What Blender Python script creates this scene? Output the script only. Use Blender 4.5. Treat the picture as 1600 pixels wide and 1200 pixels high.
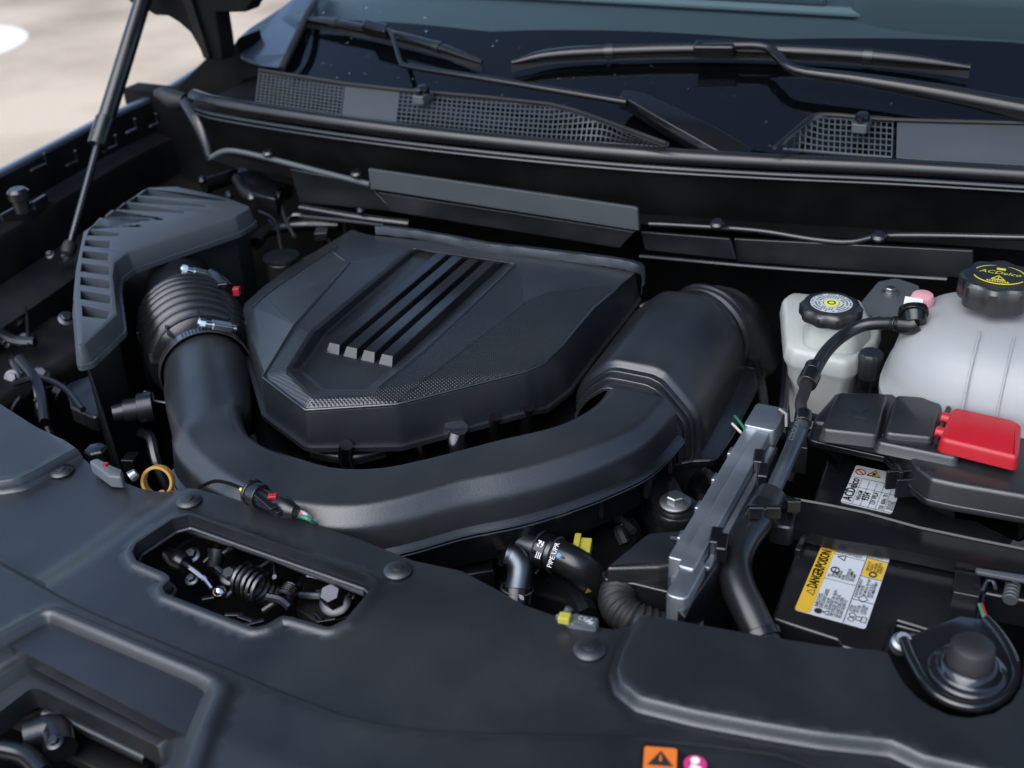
import bpy, bmesh, math, random
from mathutils import Vector, Matrix
from mathutils.geometry import tessellate_polygon, delaunay_2d_cdt
random.seed(7)
S = bpy.context.scene
COL = S.collection
for o in list(bpy.data.objects): bpy.data.objects.remove(o)

# ------------------------------------------------------------------ camera
# x = across the car, y = towards the windscreen, z = up; z 0 = top of the battery, in metres
CAM = Vector((0, 0, .65))
VX, VY = (-3150 - 800, -250 - 600), (1875 - 800, -530 - 600)
FPX = math.sqrt(-(VX[0]*VY[0] + VX[1]*VY[1]))
ax_ = Vector((-VX[0], -VX[1], -FPX)).normalized()
ay_ = Vector((VY[0], VY[1], FPX)).normalized()
az_ = ax_.cross(ay_)
ROT = Matrix((ax_, ay_, az_))
right, down, fwd = ROT @ Vector((1, 0, 0)), ROT @ Vector((0, 1, 0)), ROT @ Vector((0, 0, 1))
cd = bpy.data.cameras.new('camera'); cam = bpy.data.objects.new('camera', cd); COL.objects.link(cam)
m3 = Matrix((right, -down, -fwd)).transposed()
cam.matrix_world = Matrix.Translation(CAM) @ m3.to_4x4()
cd.sensor_width = 36; cd.sensor_fit = 'HORIZONTAL'; cd.lens = FPX/1600*36
cd.clip_start = .02; cd.clip_end = 500
cd.dof.use_dof = True; cd.dof.focus_distance = 1.13; cd.dof.aperture_fstop = 5.6
S.camera = cam
S.render.resolution_x, S.render.resolution_y = 1024, 768

# ------------------------------------------------------------------ light
SUN_EL, SUN_AZ = 50, 192       # degrees; azimuth is the compass way the light comes from (0 = +y, 90 = +x)
w = bpy.data.worlds.new('World'); S.world = w; w.use_nodes = True
nt = w.node_tree; nt.nodes.clear()
sky = nt.nodes.new('ShaderNodeTexSky'); sky.sky_type = 'NISHITA'; sky.sun_disc = False
sky.sun_elevation = math.radians(SUN_EL); sky.sun_rotation = math.radians(SUN_AZ)
sky.air_density = 1.0; sky.dust_density = 1.5; sky.ozone_density = 1.8
bg = nt.nodes.new('ShaderNodeBackground'); bg.inputs['Strength'].default_value = .11
out = nt.nodes.new('ShaderNodeOutputWorld')
nt.links.new(sky.outputs[0], bg.inputs[0]); nt.links.new(bg.outputs[0], out.inputs[0])
sd = bpy.data.lights.new('sun', 'SUN'); sun = bpy.data.objects.new('sun', sd); COL.objects.link(sun)
sd.energy = 1.5; sd.angle = math.radians(68); sd.color = (.96, .98, 1)
a, e = math.radians(SUN_AZ), math.radians(SUN_EL)
sdir = Vector((math.sin(a)*math.cos(e), math.cos(a)*math.cos(e), math.sin(e)))
sun.rotation_euler = sdir.to_track_quat('Z', 'Y').to_euler()
S.view_settings.view_transform = 'Standard'; S.view_settings.look = 'None'
S.view_settings.exposure = 1.2; S.view_settings.gamma = 1

# ------------------------------------------------------------------ helpers
def ray(px, py): return (ROT @ Vector((px - 800, py - 600, FPX))).normalized()
def A(px, py, z):                      # point at height z seen at a photo position (used to measure the parts)
    d = ray(px, py); return CAM + d*((z - CAM.z)/d.z)
def AY(px, py, y):
    d = ray(px, py); return CAM + d*(y/d.y)
def AX(px, py, x):
    d = ray(px, py); return CAM + d*(x/d.x)
def APL(px, py, p0, n):
    d = ray(px, py); return CAM + d*((p0 - CAM).dot(n)/d.dot(n))
V3 = Vector
WL = {}
def put(o, parent, wloc):
    COL.objects.link(o)
    if parent is not None:
        o.parent = parent; o.location = wloc - WL[parent.name]
    else: o.location = wloc
    WL[o.name] = wloc.copy()
def tag(o, label, cat, group=None, kind=None):
    if label: o['label'] = label
    if cat: o['category'] = cat
    if group: o['group'] = group
    if kind: o['kind'] = kind
    return o
def thing(name, loc, label, cat, group=None):
    o = bpy.data.objects.new(name, None); o.empty_display_size = .05
    put(o, None, V3(loc)); return tag(o, label, cat, group)
def mk(name, bm, mat, parent=None, smooth=40, bevel=0, seg=2, blim=30, label=None, cat=None, group=None, kind=None, recalc=True, sub=0):
    if recalc: bmesh.ops.recalc_face_normals(bm, faces=bm.faces)
    me = bpy.data.meshes.new(name); bm.to_mesh(me); bm.free()
    if len(me.vertices):
        xs = [v.co for v in me.vertices]
        c = V3([(min(p[i] for p in xs) + max(p[i] for p in xs))/2 for i in range(3)])
    else: c = V3((0, 0, 0))
    me.transform(Matrix.Translation(-c))
    for mt in (mat if isinstance(mat, (list, tuple)) else [mat]): me.materials.append(M[mt])
    o = bpy.data.objects.new(name, me)
    put(o, parent, c)
    if smooth is not None:
        me.shade_smooth(); me.set_sharp_from_angle(angle=math.radians(smooth))
    if bevel:
        b = o.modifiers.new('bevel', 'BEVEL'); b.width = bevel; b.segments = seg; b.limit_method = 'ANGLE'
        b.angle_limit = math.radians(blim); b.harden_normals = True; b.use_clamp_overlap = True
        me.shade_smooth()
        me.set_sharp_from_angle(angle=math.radians(180))
    if sub:
        s = o.modifiers.new('sub', 'SUBSURF'); s.levels = s.render_levels = sub
    if label or kind or group: tag(o, label, cat, group, kind)
    return o
def nb(): return bmesh.new()
def fc(bm, vs):
    try: return bm.faces.new(vs)
    except ValueError: return None
def loft(bm, rings, closed=True, caps=True):
    rr = [[bm.verts.new(p) for p in r] for r in rings]
    n = len(rr[0])
    for a, b in zip(rr, rr[1:]):
        for i in range(n if closed else n - 1):
            j = (i + 1) % n; fc(bm, (a[i], a[j], b[j], b[i]))
    if caps: fc(bm, rr[0][::-1]); fc(bm, rr[-1])
    return rr
def prism(bm, pts, vec):
    vec = V3(vec); loft(bm, [[p + vec for p in pts], list(pts)])
def box(bm, c, sx, sy, sz, rz=0, X=None, Y=None, Z=None):
    c = V3(c)
    if X is None:
        X = V3((math.cos(rz), math.sin(rz), 0)); Y = V3((-math.sin(rz), math.cos(rz), 0)); Z = V3((0, 0, 1))
    q = [c + X*(a*sx/2) + Y*(b*sy/2) for a, b in ((-1, -1), (1, -1), (1, 1), (-1, 1))]
    loft(bm, [[p - Z*(sz/2) for p in q], [p + Z*(sz/2) for p in q]])
def spline(pts, sub=8):
    if sub <= 1 or len(pts) < 3: return [V3(p) for p in pts]
    P_ = [V3(p) for p in pts]; P_ = [P_[0]*2 - P_[1]] + P_ + [P_[-1]*2 - P_[-2]]
    o = []
    for i in range(1, len(P_) - 2):
        for k in range(sub):
            t = k/sub; a, b, c, d = P_[i-1:i+3]
            o.append(.5*((2*b) + (c - a)*t + (2*a - 5*b + 4*c - d)*t*t + (3*b - a - 3*c + d)*t**3))
    o.append(P_[-2]); return o
def frames(path):
    T = [(path[min(i+1, len(path)-1)] - path[max(i-1, 0)]).normalized() for i in range(len(path))]
    n = T[0].orthogonal().normalized(); o = []
    for t in T:
        n = (n - t*n.dot(t)).normalized(); o.append((t, n, t.cross(n)))
    return o
def tube(bm, pts, r, n=14, sub=8, cap=True):
    p = spline(pts, sub); L = len(p)
    def rr(i):
        if callable(r): return r(i/(L - 1))
        if isinstance(r, (list, tuple)):
            x = i/(L - 1)*(len(r) - 1); k = min(int(x), len(r) - 2); return r[k] + (r[k+1] - r[k])*(x - k)
        return r
    rings = []
    for i, (q, (t, a, b)) in enumerate(zip(p, frames(p))):
        rings.append([q + (a*math.cos(2*math.pi*k/n) + b*math.sin(2*math.pi*k/n))*rr(i) for k in range(n)])
    loft(bm, rings, True, cap)
def basis(axis):
    z = V3(axis).normalized(); x = z.orthogonal().normalized(); return x, z.cross(x), z
def lathe(bm, prof, c, axis=(0, 0, 1), n=32, fr=None, caps=True):
    c = V3(c); x, y, z = basis(axis); rings = []
    for r, h in prof:
        ring = []
        for k in range(n):
            t = 2*math.pi*k/n; q = r*(fr(t, r, h) if fr else 1)
            ring.append(c + z*h + (x*math.cos(t) + y*math.sin(t))*q)
        rings.append(ring)
    loft(bm, rings, True, caps)
def fillet(pts, r, n=4):
    o = []; L = len(pts)
    for i in range(L):
        p, a, b = pts[i], pts[i-1], pts[(i+1) % L]
        u, v = (a - p), (b - p); lu, lv = u.length, v.length
        if lu < 1e-6 or lv < 1e-6: continue
        ang = u.angle(v)
        if ang > math.radians(172): o.append(p.copy()); continue
        d = min(r/math.tan(ang/2), lu*.45, lv*.45)
        s, e_ = p + u/lu*d, p + v/lv*d
        for k in range(n + 1):
            t = k/n; o.append(s*(1-t)**2 + p*2*t*(1-t) + e_*t*t)
    return o
def ccw(p):
    s = sum(p[i].x*p[(i+1) % len(p)].y - p[(i+1) % len(p)].x*p[i].y for i in range(len(p)))
    return p if s > 0 else p[::-1]
def offset(p, d):                       # p counter-clockwise; d > 0 grows
    o = []; L = len(p)
    for i in range(L):
        a, b, c = p[i-1], p[i], p[(i+1) % L]
        u = V3((b.x-a.x, b.y-a.y)); v = V3((c.x-b.x, c.y-b.y))
        if u.length < 1e-9: u = v
        if v.length < 1e-9: v = u
        u.normalize(); v.normalize()
        n1, n2 = V3((u.y, -u.x)), V3((v.y, -v.x)); m = n1 + n2
        if m.length < 1e-6: m = n1
        m.normalize(); k = d/max(.5, m.dot(n1))
        o.append(V3((b.x + m.x*k, b.y + m.y*k, b.z)))
    return o
def zset(p, z): return [V3((q.x, q.y, z)) for q in p]
def dz(p, z): return [V3((q.x, q.y, q.z + z)) for q in p]
def pix(l, z): return [A(x, y, z) for x, y in l]
def slab(bm, poly, h, r=.003, draft=0., rn=3):     # rounded-top plate: poly = top outline, h = height downwards
    p = ccw(poly); rings = [dz(offset(p, draft), -h)]
    rings.append(dz(p, -r))
    for k in range(1, rn + 1):
        t = k/rn*math.pi/2; rings.append(dz(offset(p, -r*(1 - math.cos(t))), -r + r*math.sin(t)))
    loft(bm, rings)
def inpoly(x, y, p):
    c = False; j = len(p) - 1
    for i in range(len(p)):
        if (p[i].y > y) != (p[j].y > y) and x < (p[j].x - p[i].x)*(y - p[i].y)/(p[j].y - p[i].y) + p[i].x: c = not c
        j = i
    return c
def sdl(x, y, l, closed=False):         # distance to a polyline, with the sign of its side (left of travel = +)
    best = 1e9; sg = 1
    for i in range(len(l) - (0 if closed else 1)):
        a, b = l[i], l[(i+1) % len(l)]
        dx, dy = b.x - a.x, b.y - a.y; L2 = dx*dx + dy*dy or 1e-12
        t = max(0, min(1, ((x - a.x)*dx + (y - a.y)*dy)/L2))
        ex, ey = x - a.x - dx*t, y - a.y - dy*t; d = ex*ex + ey*ey
        if d < best - 1e-14: best = d; sg = 1 if dx*ey - dy*ex >= 0 else -1
    return math.sqrt(best)*sg
def sstep(a, b, x):
    t = max(0, min(1, (x - a)/(b - a))); return t*t*(3 - 2*t)
def densify(p, step, closed=True):
    o = []
    for i in range(len(p) - (0 if closed else 1)):
        a, b = p[i], p[(i+1) % len(p)]; n = max(1, int((b - a).length/step))
        o += [a.lerp(b, k/n) for k in range(n)]
    if not closed: o.append(p[-1])
    return o
def relief(bm, outline, zf, step, holes=(), lip=.012, feats=()):
    """sheet over a plan outline with a height function; lips turned down round the rim and the holes"""
    loops = [densify(outline, step)] + [densify(h, step*.6) for h in holes]
    vs, es = [], []
    for l in loops:
        k = len(vs); vs += [V3((p.x, p.y)) for p in l]; es += [(k+i, k+(i+1) % len(l)) for i in range(len(l))]
    for l in feats:
        l = densify(l, step*.8, False); k = len(vs); vs += [V3((p.x, p.y)) for p in l]; es += [(k+i, k+i+1) for i in range(len(l)-1)]
    x0, x1 = min(p.x for p in outline), max(p.x for p in outline); y0, y1 = min(p.y for p in outline), max(p.y for p in outline)
    bd = {}
    for p in vs: bd.setdefault((int(p.x/step), int(p.y/step)), []).append(p)
    x = x0
    r = 0
    while x < x1:
        y = y0 + (r % 2)*step*.5
        while y < y1:
            if inpoly(x, y, loops[0]) and not any(inpoly(x, y, h) for h in loops[1:]):
                ix, iy = int(x/step), int(y/step)
                if not any((p.x-x)**2 + (p.y-y)**2 < (step*.45)**2 for i in (-1, 0, 1) for j in (-1, 0, 1) for p in bd.get((ix+i, iy+j), ())):
                    vs.append(V3((x, y)))
            y += step
        x += step*.87; r += 1
    ov, oe, of, *_ = delaunay_2d_cdt(vs, es, [], 0, 1e-6)
    bv = [bm.verts.new((p.x, p.y, zf(p.x, p.y))) for p in ov]
    for f in of:
        cx = sum(ov[i].x for i in f)/3; cy = sum(ov[i].y for i in f)/3
        if inpoly(cx, cy, loops[0]) and not any(inpoly(cx, cy, h) for h in loops[1:]): fc(bm, [bv[i] for i in f])
    for v in list(bm.verts):
        if not v.link_faces: bm.verts.remove(v)
    be = [e_ for e_ in bm.edges if len(e_.link_faces) == 1]
    if lip:
        g = bmesh.ops.extrude_edge_only(bm, edges=be)
        for v in g['geom']:
            if isinstance(v, bmesh.types.BMVert): v.co.z -= lip
def text(bm, s, o, u, v, size, align='LEFT', lift=.0004, squash=1, bold=0.):
    cu = bpy.data.curves.new('t', 'FONT'); cu.body = s; cu.size = 1; cu.align_x = align; cu.resolution_u = 2; cu.offset = bold
    ob = bpy.data.objects.new('t', cu); me = bpy.data.meshes.new_from_object(ob)
    u, v = V3(u).normalized(), V3(v).normalized(); n = u.cross(v)
    mx = Matrix((u*size*squash, v*size, n)).transposed().to_4x4(); mx.translation = V3(o) + n*lift
    me.transform(mx); bm.from_mesh(me)
    bpy.data.objects.remove(ob); bpy.data.curves.remove(cu); bpy.data.meshes.remove(me)
def hexbolt(bm, c, axis, r, flange=1.6, h=None):
    h = h or r*.9; x, y, z = basis(axis); c = V3(c)
    lathe(bm, [(r*flange, 0), (r*flange, r*.2), (r*flange*.9, r*.3), (r*.9, r*.42)], c, axis, 24)
    q = [c + (x*math.cos(k*math.pi/3) + y*math.sin(k*math.pi/3))*r for k in range(6)]
    loft(bm, [[p + z*r*.3 for p in q], [p + z*(r*.3 + h*.85) for p in q], [c + (p - c)*.86 + z*(r*.3 + h) for p in q]])

# ------------------------------------------------------------------ materials
M = {}
def mat(name, col, rough=.5, metal=0, spec=.5, bump=0, bscale=600, rvar=0, dust=0, trans=0, coat=0, sss=0, ior=1.5, emit=None):
    m = bpy.data.materials.new(name); m.use_nodes = True; n = m.node_tree; p = n.nodes['Principled BSDF']
    p.inputs['Base Color'].default_value = (*col, 1); p.inputs['Roughness'].default_value = rough
    p.inputs['Metallic'].default_value = metal; p.inputs['Specular IOR Level'].default_value = spec
    p.inputs['IOR'].default_value = ior; p.inputs['Transmission Weight'].default_value = trans
    p.inputs['Coat Weight'].default_value = coat; p.inputs['Coat Roughness'].default_value = .08
    if sss:
        p.inputs['Subsurface Weight'].default_value = sss; p.inputs['Subsurface Scale'].default_value = .02
        p.inputs['Subsurface Radius'].default_value = (1, 1, 1)
    tc = n.nodes.new('ShaderNodeTexCoord')
    def noise(sc, det=3):
        t = n.nodes.new('ShaderNodeTexNoise'); t.inputs['Scale'].default_value = sc; t.inputs['Detail'].default_value = det
        n.links.new(tc.outputs['Object'], t.inputs['Vector']); return t
    if bump:
        t = noise(bscale); b = n.nodes.new('ShaderNodeBump'); b.inputs['Strength'].default_value = bump; b.inputs['Distance'].default_value = .0003
        n.links.new(t.outputs['Fac'], b.inputs['Height']); n.links.new(b.outputs[0], p.inputs['Normal'])
    if rvar:
        t = noise(14, 6); mr = n.nodes.new('ShaderNodeMapRange'); mr.inputs['From Min'].default_value = .3; mr.inputs['From Max'].default_value = .7
        mr.inputs['To Min'].default_value = rough - rvar; mr.inputs['To Max'].default_value = rough + rvar
        n.links.new(t.outputs['Fac'], mr.inputs['Value']); n.links.new(mr.outputs[0], p.inputs['Roughness'])
    if dust:
        t = noise(9, 8); t2 = noise(420, 2)
        r1 = n.nodes.new('ShaderNodeMapRange'); r1.inputs['From Min'].default_value = .45; r1.inputs['From Max'].default_value = .75
        n.links.new(t.outputs['Fac'], r1.inputs['Value'])
        r2 = n.nodes.new('ShaderNodeMapRange'); r2.inputs['From Min'].default_value = .66; r2.inputs['From Max'].default_value = .74
        n.links.new(t2.outputs['Fac'], r2.inputs['Value'])
        ad = n.nodes.new('ShaderNodeMath'); ad.operation = 'MULTIPLY_ADD'; ad.inputs[1].default_value = .7
        n.links.new(r2.outputs[0], ad.inputs[0]); n.links.new(r1.outputs[0], ad.inputs[2])
        ml = n.nodes.new('ShaderNodeMath'); ml.operation = 'MULTIPLY'; ml.inputs[1].default_value = dust; n.links.new(ad.outputs[0], ml.inputs[0])
        mx = n.nodes.new('ShaderNodeMixRGB'); mx.inputs[1].default_value = (*col, 1); mx.inputs[2].default_value = (.22, .21, .19, 1)
        n.links.new(ml.outputs[0], mx.inputs[0]); n.links.new(mx.outputs[0], p.inputs['Base Color'])
    M[name] = m; return m
mat('plastic', (.0055, .0068, .0086), .33, spec=.8, bump=.6, bscale=900, rvar=.05, dust=.07)
mat('cover_plastic', (.0075, .0092, .0118), .38, spec=.9, bump=.7, bscale=900, rvar=.05, dust=.05)
mat('satin', (.0042, .0050, .0064), .26, spec=.7, bump=.12, bscale=700, rvar=.05, dust=.04)
mat('grey_plastic', (.055, .063, .070), .5, bump=.2, bscale=700, rvar=.05, dust=.06)
mat('lid_grey', (.042, .049, .058), .38, bump=.25, bscale=800, rvar=.04, dust=.05)
mat('shield', (.040, .047, .053), .5, bump=.1, bscale=300, rvar=.06, dust=.05)
mat('gloss_black', (.004, .0044, .0055), .18, rvar=.05, dust=.02)
mat('rubber', (.007, .007, .008), .6, bump=.15, bscale=500, rvar=.06, dust=.05)
mat('seam', (.012, .0135, .016), .16, spec=.9)
mat('ridge', (.010, .0115, .014), .24, spec=1.)
mat('rubber_gloss', (.0065, .0072, .0085), .29, spec=.6, bump=.06, bscale=300, rvar=.05, dust=.04)
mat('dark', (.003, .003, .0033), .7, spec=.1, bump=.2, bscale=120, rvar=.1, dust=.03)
mat('dark_paint', (.0045, .0042, .0042), .45, spec=.25, rvar=.1, dust=.05)
mat('car_paint', (.045, .058, .08), .3, coat=1, rvar=.03)
mat('aluminium', (.40, .43, .46), .46, metal=1, bump=.6, bscale=420, rvar=.12)
mat('mount_paint', (.008, .009, .011), .16, coat=.6, rvar=.05)
mat('zinc', (.34, .34, .34), .36, metal=1, bump=.06, bscale=200, rvar=.1)
mat('pipe_metal', (.13, .145, .165), .42, metal=1, rvar=.1, bump=.05, bscale=300)
mat('chrome', (.75, .76, .78), .15, metal=1, rvar=.05)
mat('dark_metal', (.09, .09, .10), .35, metal=1, rvar=.1)
mat('foil', (.09, .1, .115), .5, metal=1, bump=.9, bscale=60, rvar=.1)
mat('white_plastic', (.38, .39, .365), .38, sss=.6, bump=.03, rvar=.05)
mat('coolant', (.5, .16, .18), .4)
mat('tank_plastic', (.45, .47, .475), .42, trans=.4, sss=.5, bump=.03, rvar=.05)
mat('pink', (.55, .26, .28), .4, sss=.5)
mat('red', (.36, .006, .014), .4, bump=.08, bscale=700, rvar=.04)
mat('red_dot', (.3, .012, .02), .4)
mat('green_wire', (.03, .2, .1), .4); mat('white_wire', (.6, .6, .58), .4); mat('pink_wire', (.6, .12, .2), .4)
mat('yellow_wire', (.6, .5, .06), .4); mat('yellow_tag', (.36, .33, .04), .5)
mat('ochre', (.36, .19, .022), .42, sss=.2)
mat('label_white', (.42, .445, .46), .4); mat('label_yellow', (.52, .32, .025), .4); mat('ink', (.015, .015, .016), .5)
mat('ink_grey', (.09, .1, .11), .5)
mat('label_orange', (.62, .15, .02), .4); mat('label_black', (.01, .01, .012), .3); mat('magenta', (.5, .03, .15), .4); mat('print_white', (.7, .7, .7), .4)
mat('print_yellow', (.55, .5, .03), .5); mat('yellow_green', (.6, .62, .08), .45); mat('blue_dot', (.05, .25, .6), .4)
mat('frit', (.004, .0045, .006), .6, spec=.0)
mat('dash', (.085, .112, .12), .6, bump=.2, bscale=300)
mat('dash_light', (.3, .36, .37), .55)
mat('drop', (1, 1, 1), .02, trans=1, ior=1.33)
mat('paint_mark', (.75, .75, .72), .6)
def carbon():
    m = mat('carbon', (.0058, .0072, .0092), .32, spec=.85, rvar=.04, dust=.03); n = m.node_tree; p = n.nodes['Principled BSDF']
    tc = n.nodes.new('ShaderNodeTexCoord'); mp = n.nodes.new('ShaderNodeMapping'); mp.inputs['Rotation'].default_value = (0, 0, math.radians(20))
    n.links.new(tc.outputs['Object'], mp.inputs[0])
    ws = []
    for d in ('X', 'Y'):
        wv = n.nodes.new('ShaderNodeTexWave'); wv.bands_direction = d; wv.inputs['Scale'].default_value = 105; wv.inputs['Distortion'].default_value = 0
        n.links.new(mp.outputs[0], wv.inputs['Vector']); ws.append(wv)
    mu = n.nodes.new('ShaderNodeMath'); mu.operation = 'MULTIPLY'
    n.links.new(ws[0].outputs['Fac'], mu.inputs[0]); n.links.new(ws[1].outputs['Fac'], mu.inputs[1])
    b = n.nodes.new('ShaderNodeBump'); b.inputs['Strength'].default_value = .5; b.inputs['Distance'].default_value = .001
    n.links.new(mu.outputs[0], b.inputs['Height']); n.links.new(b.outputs[0], p.inputs['Normal'])
carbon()
def glassmat():
    m = bpy.data.materials.new('glass'); m.use_nodes = True; n = m.node_tree; n.nodes.clear()
    o = n.nodes.new('ShaderNodeOutputMaterial'); mx = n.nodes.new('ShaderNodeMixShader'); t = n.nodes.new('ShaderNodeBsdfTransparent')
    t.inputs[0].default_value = (.66, .76, .77, 1); g = n.nodes.new('ShaderNodeBsdfGlossy'); g.inputs['Roughness'].default_value = .02
    f = n.nodes.new('ShaderNodeFresnel'); f.inputs[0].default_value = 1.45
    n.links.new(f.outputs[0], mx.inputs[0]); n.links.new(t.outputs[0], mx.inputs[1]); n.links.new(g.outputs[0], mx.inputs[2]); n.links.new(mx.outputs[0], o.inputs[0])
    M['glass'] = m
glassmat()
def groundmat():
    m = bpy.data.materials.new('ground'); m.use_nodes = True; n = m.node_tree; p = n.nodes['Principled BSDF']; p.inputs['Roughness'].default_value = .85
    tc = n.nodes.new('ShaderNodeTexCoord'); t = n.nodes.new('ShaderNodeTexNoise'); t.inputs['Scale'].default_value = .9; t.inputs['Detail'].default_value = 7
    n.links.new(tc.outputs['Object'], t.inputs['Vector'])
    r = n.nodes.new('ShaderNodeValToRGB'); r.color_ramp.elements[0].position = .32; r.color_ramp.elements[0].color = (.33, .25, .175, 1)
    r.color_ramp.elements[1].position = .62; r.color_ramp.elements[1].color = (.66, .53, .395, 1)
    n.links.new(t.outputs['Fac'], r.inputs[0])
    t2 = n.nodes.new('ShaderNodeTexNoise'); t2.inputs['Scale'].default_value = 60; t2.inputs['Detail'].default_value = 4; n.links.new(tc.outputs['Object'], t2.inputs['Vector'])
    mx = n.nodes.new('ShaderNodeMixRGB'); mx.blend_type = 'MULTIPLY'; mx.inputs[0].default_value = .35
    n.links.new(r.outputs[0], mx.inputs[1]); n.links.new(t2.outputs['Fac'], mx.inputs[2]); n.links.new(mx.outputs[0], p.inputs['Base Color'])
    b = n.nodes.new('ShaderNodeBump'); b.inputs['Strength'].default_value = .4; b.inputs['Distance'].default_value = .01
    n.links.new(t2.outputs['Fac'], b.inputs['Height']); n.links.new(b.outputs[0], p.inputs['Normal']); M['ground'] = m
groundmat()
# ------------------------------------------------------------------ ground
bm = nb(); box(bm, (0, 0, -1.03), 300, 300, .1)
mk('ground', bm, 'ground', kind='structure', smooth=None)
bm = nb(); g0 = A(-30, 82, -.976)
lathe(bm, [(.55, 0), (.55, .002)], (g0.x - .42, g0.y, -.98), n=40)
mk('painted_marking', bm, 'paint_mark', kind='structure', smooth=None)

# ------------------------------------------------------------------ bay shell
t = thing('engine_bay_tub', (-.55, 1, -.45), 'black painted sheet metal tub lining the engine bay', 'engine bay')
bm = nb(); box(bm, (-.55, 1.0, -.47), 1.9, 1.1, .04); mk('undertray', bm, 'dark', t)
bm = nb(); box(bm, (-.55, 1.46, -.17), 1.9, .04, .56); mk('firewall', bm, 'dark', t)
bm = nb(); box(bm, (.36, 1.0, -.2), .04, 1.1, .5); mk('side_apron', bm, 'dark', t)
bm = nb(); box(bm, (-.5, .47, -.24), 1.7, .03, .42); mk('radiator_panel', bm, 'dark', t)
def frontwall(): pass

# fender at the far side
path = [A(-160, 352, .1), A(-60, 300, .1), A(0, 268, .1), A(50, 242, .1), A(100, 216, .1), A(170, 180, .1), A(245, 146, .1), A(290, 120, .1), A(335, 92, .105)]
t = thing('fender', (-1.43, 1.2, -.2), 'long dark fender edge with inner apron along the side of the engine bay', 'fender')
def sweepx(bm, path, prof, sub=4):
    rings = [[q + V3((u, 0, z)) for u, z in prof] for q in spline(path, sub)]
    loft(bm, rings, False, False)
bm = nb(); sweepx(bm, path, [(-.05, -.6), (-.045, -.05), (-.03, -.012), (-.014, -.001), (0, 0), (.003, -.003), (.003, -.008)])
mk('outer_skin', bm, 'car_paint', t, smooth=60)
bm = nb(); sweepx(bm, path, [(.0025, -.004), (.004, -.058), (.012, -.064), (.032, -.068), (.035, -.074), (.038, -.13), (.05, -.14), (.10, -.15), (.11, -.45)])
mk('inner_apron', bm, 'dark_paint', t, smooth=40)
for px, py, l in ((60, 262, .03), (112, 256, .022), (205, 205, .022), (240, 196, .018), (172, 232, .03)):
    c = AX(px, py, -1.392); bm = nb(); box(bm, c, .006, l, .004); box(bm, c + V3((.002, l/2, .008)), .005, .004, .02)
    mk('bracket', bm, 'dark_metal', t, bevel=.0008)
# hinge end piece behind the fender
bm = nb()
prism(bm, [AY(x, y, 1.47) for x, y in ((268, 142), (300, 112), (322, 90), (348, 94), (372, 58), (378, 92), (412, 106), (404, 168), (335, 168), (300, 150))], (0, .06, 0))
mk('hinge_cover', bm, 'dark', bevel=.004, label='black sheet metal corner below the hood hinge beside the windscreen pillar', cat='panel')
t = thing('hood_buffer', AY(262, 152, 1.40), 'small black rubber hood buffer at the rear end of the far fender', 'buffer')
bm = nb(); tube(bm, [AY(244, 146, 1.4), AY(256, 148, 1.4), AY(272, 156, 1.4), AY(290, 158, 1.4)], [.007, .013, .016, .012], 12, 4); mk('bumper', bm, 'rubber', t)
bm = nb(); tube(bm, [AY(292, 160, 1.38), AY(312, 190, 1.36), AY(322, 215, 1.35), AY(330, 250, 1.34)], [.012, .016, .014, .01], 10, 4); mk('arm', bm, 'satin', t)

# hood: raised, mostly above the frame
t = thing('hood', (-.5, 1.42, .36), 'raised hood seen from below at the top edge', 'hood')
ha = math.radians(57); hd = V3((0, -math.cos(ha), math.sin(ha))); hn = V3((0, math.sin(ha), math.cos(ha)))
rows = []
for k in range(9):
    s_ = k/8; row = []
    for i in range(17):
        u = -1 + i/8; x = -.52 + u*(.83 - .06*s_*s_)
        crown = .05*(1 - u*u)
        p0 = V3((x, 1.40 + .02*u*u, .315 + .06*(1 - u**6)))
        row.append(p0 + hd*(1.02*s_*(1 - .10*u*u*s_)) + hn*(crown*math.sin(math.pi*(.15 + .7*s_))))
    rows.append(row)
bm = nb(); loft(bm, rows, False, False)
loft(bm, [[p + hn*.02 for p in r] for r in rows], False, False)
mk('panel', bm, 'dark_paint', t, smooth=60, recalc=False)
bm = nb(); prism(bm, [AY(x, y, 1.40) for x, y in ((170, -50), (188, -12), (205, 5), (224, 13), (242, 24), (262, 25), (280, 36), (297, 51), (308, 70), (320, 93), (347, 96), (343, 62), (336, 20), (384, 19), (388, 10), (404, -8), (430, -50))], (0, .035, 0))
mk('hinge', bm, 'dark', t, bevel=.003)
bm = nb(); prism(bm, [AY(x, y, 1.395) for x, y in ((286, -10), (300, -10), (330, 88), (322, 90))], (0, -.006, 0)); mk('hinge_rib', bm, 'dark_paint', t, bevel=.001)

# gas strut
t = thing('gas_strut', AX(108, 388, -1.30), 'thin black gas strut holding the hood up over the far fender', 'gas strut')
b0, b1, b2, b3 = AX(108, 388, -1.27), AX(152, 228, -1.31), AX(166, 186, -1.316), AX(236, -40, -1.335)
bm = nb(); tube(bm, [b0, b1.lerp(b2, .2)], .0052, 12, 1); mk('rod', bm, 'dark_metal', t)
bm = nb(); tube(bm, [b1, b2], [.0145, .0155], 18, 1); mk('sleeve', bm, 'satin', t, bevel=.001)
bm = nb(); tube(bm, [b1.lerp(b2, .8), b3], .0128, 18, 1); mk('cylinder', bm, 'satin', t)
bm = nb(); lathe(bm, [(.002, -.012), (.009, -.009), (.011, 0), (.009, .009), (.002, .012)], b0, (b1 - b0), 14); mk('ball_socket', bm, 'rubber', t)

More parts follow.
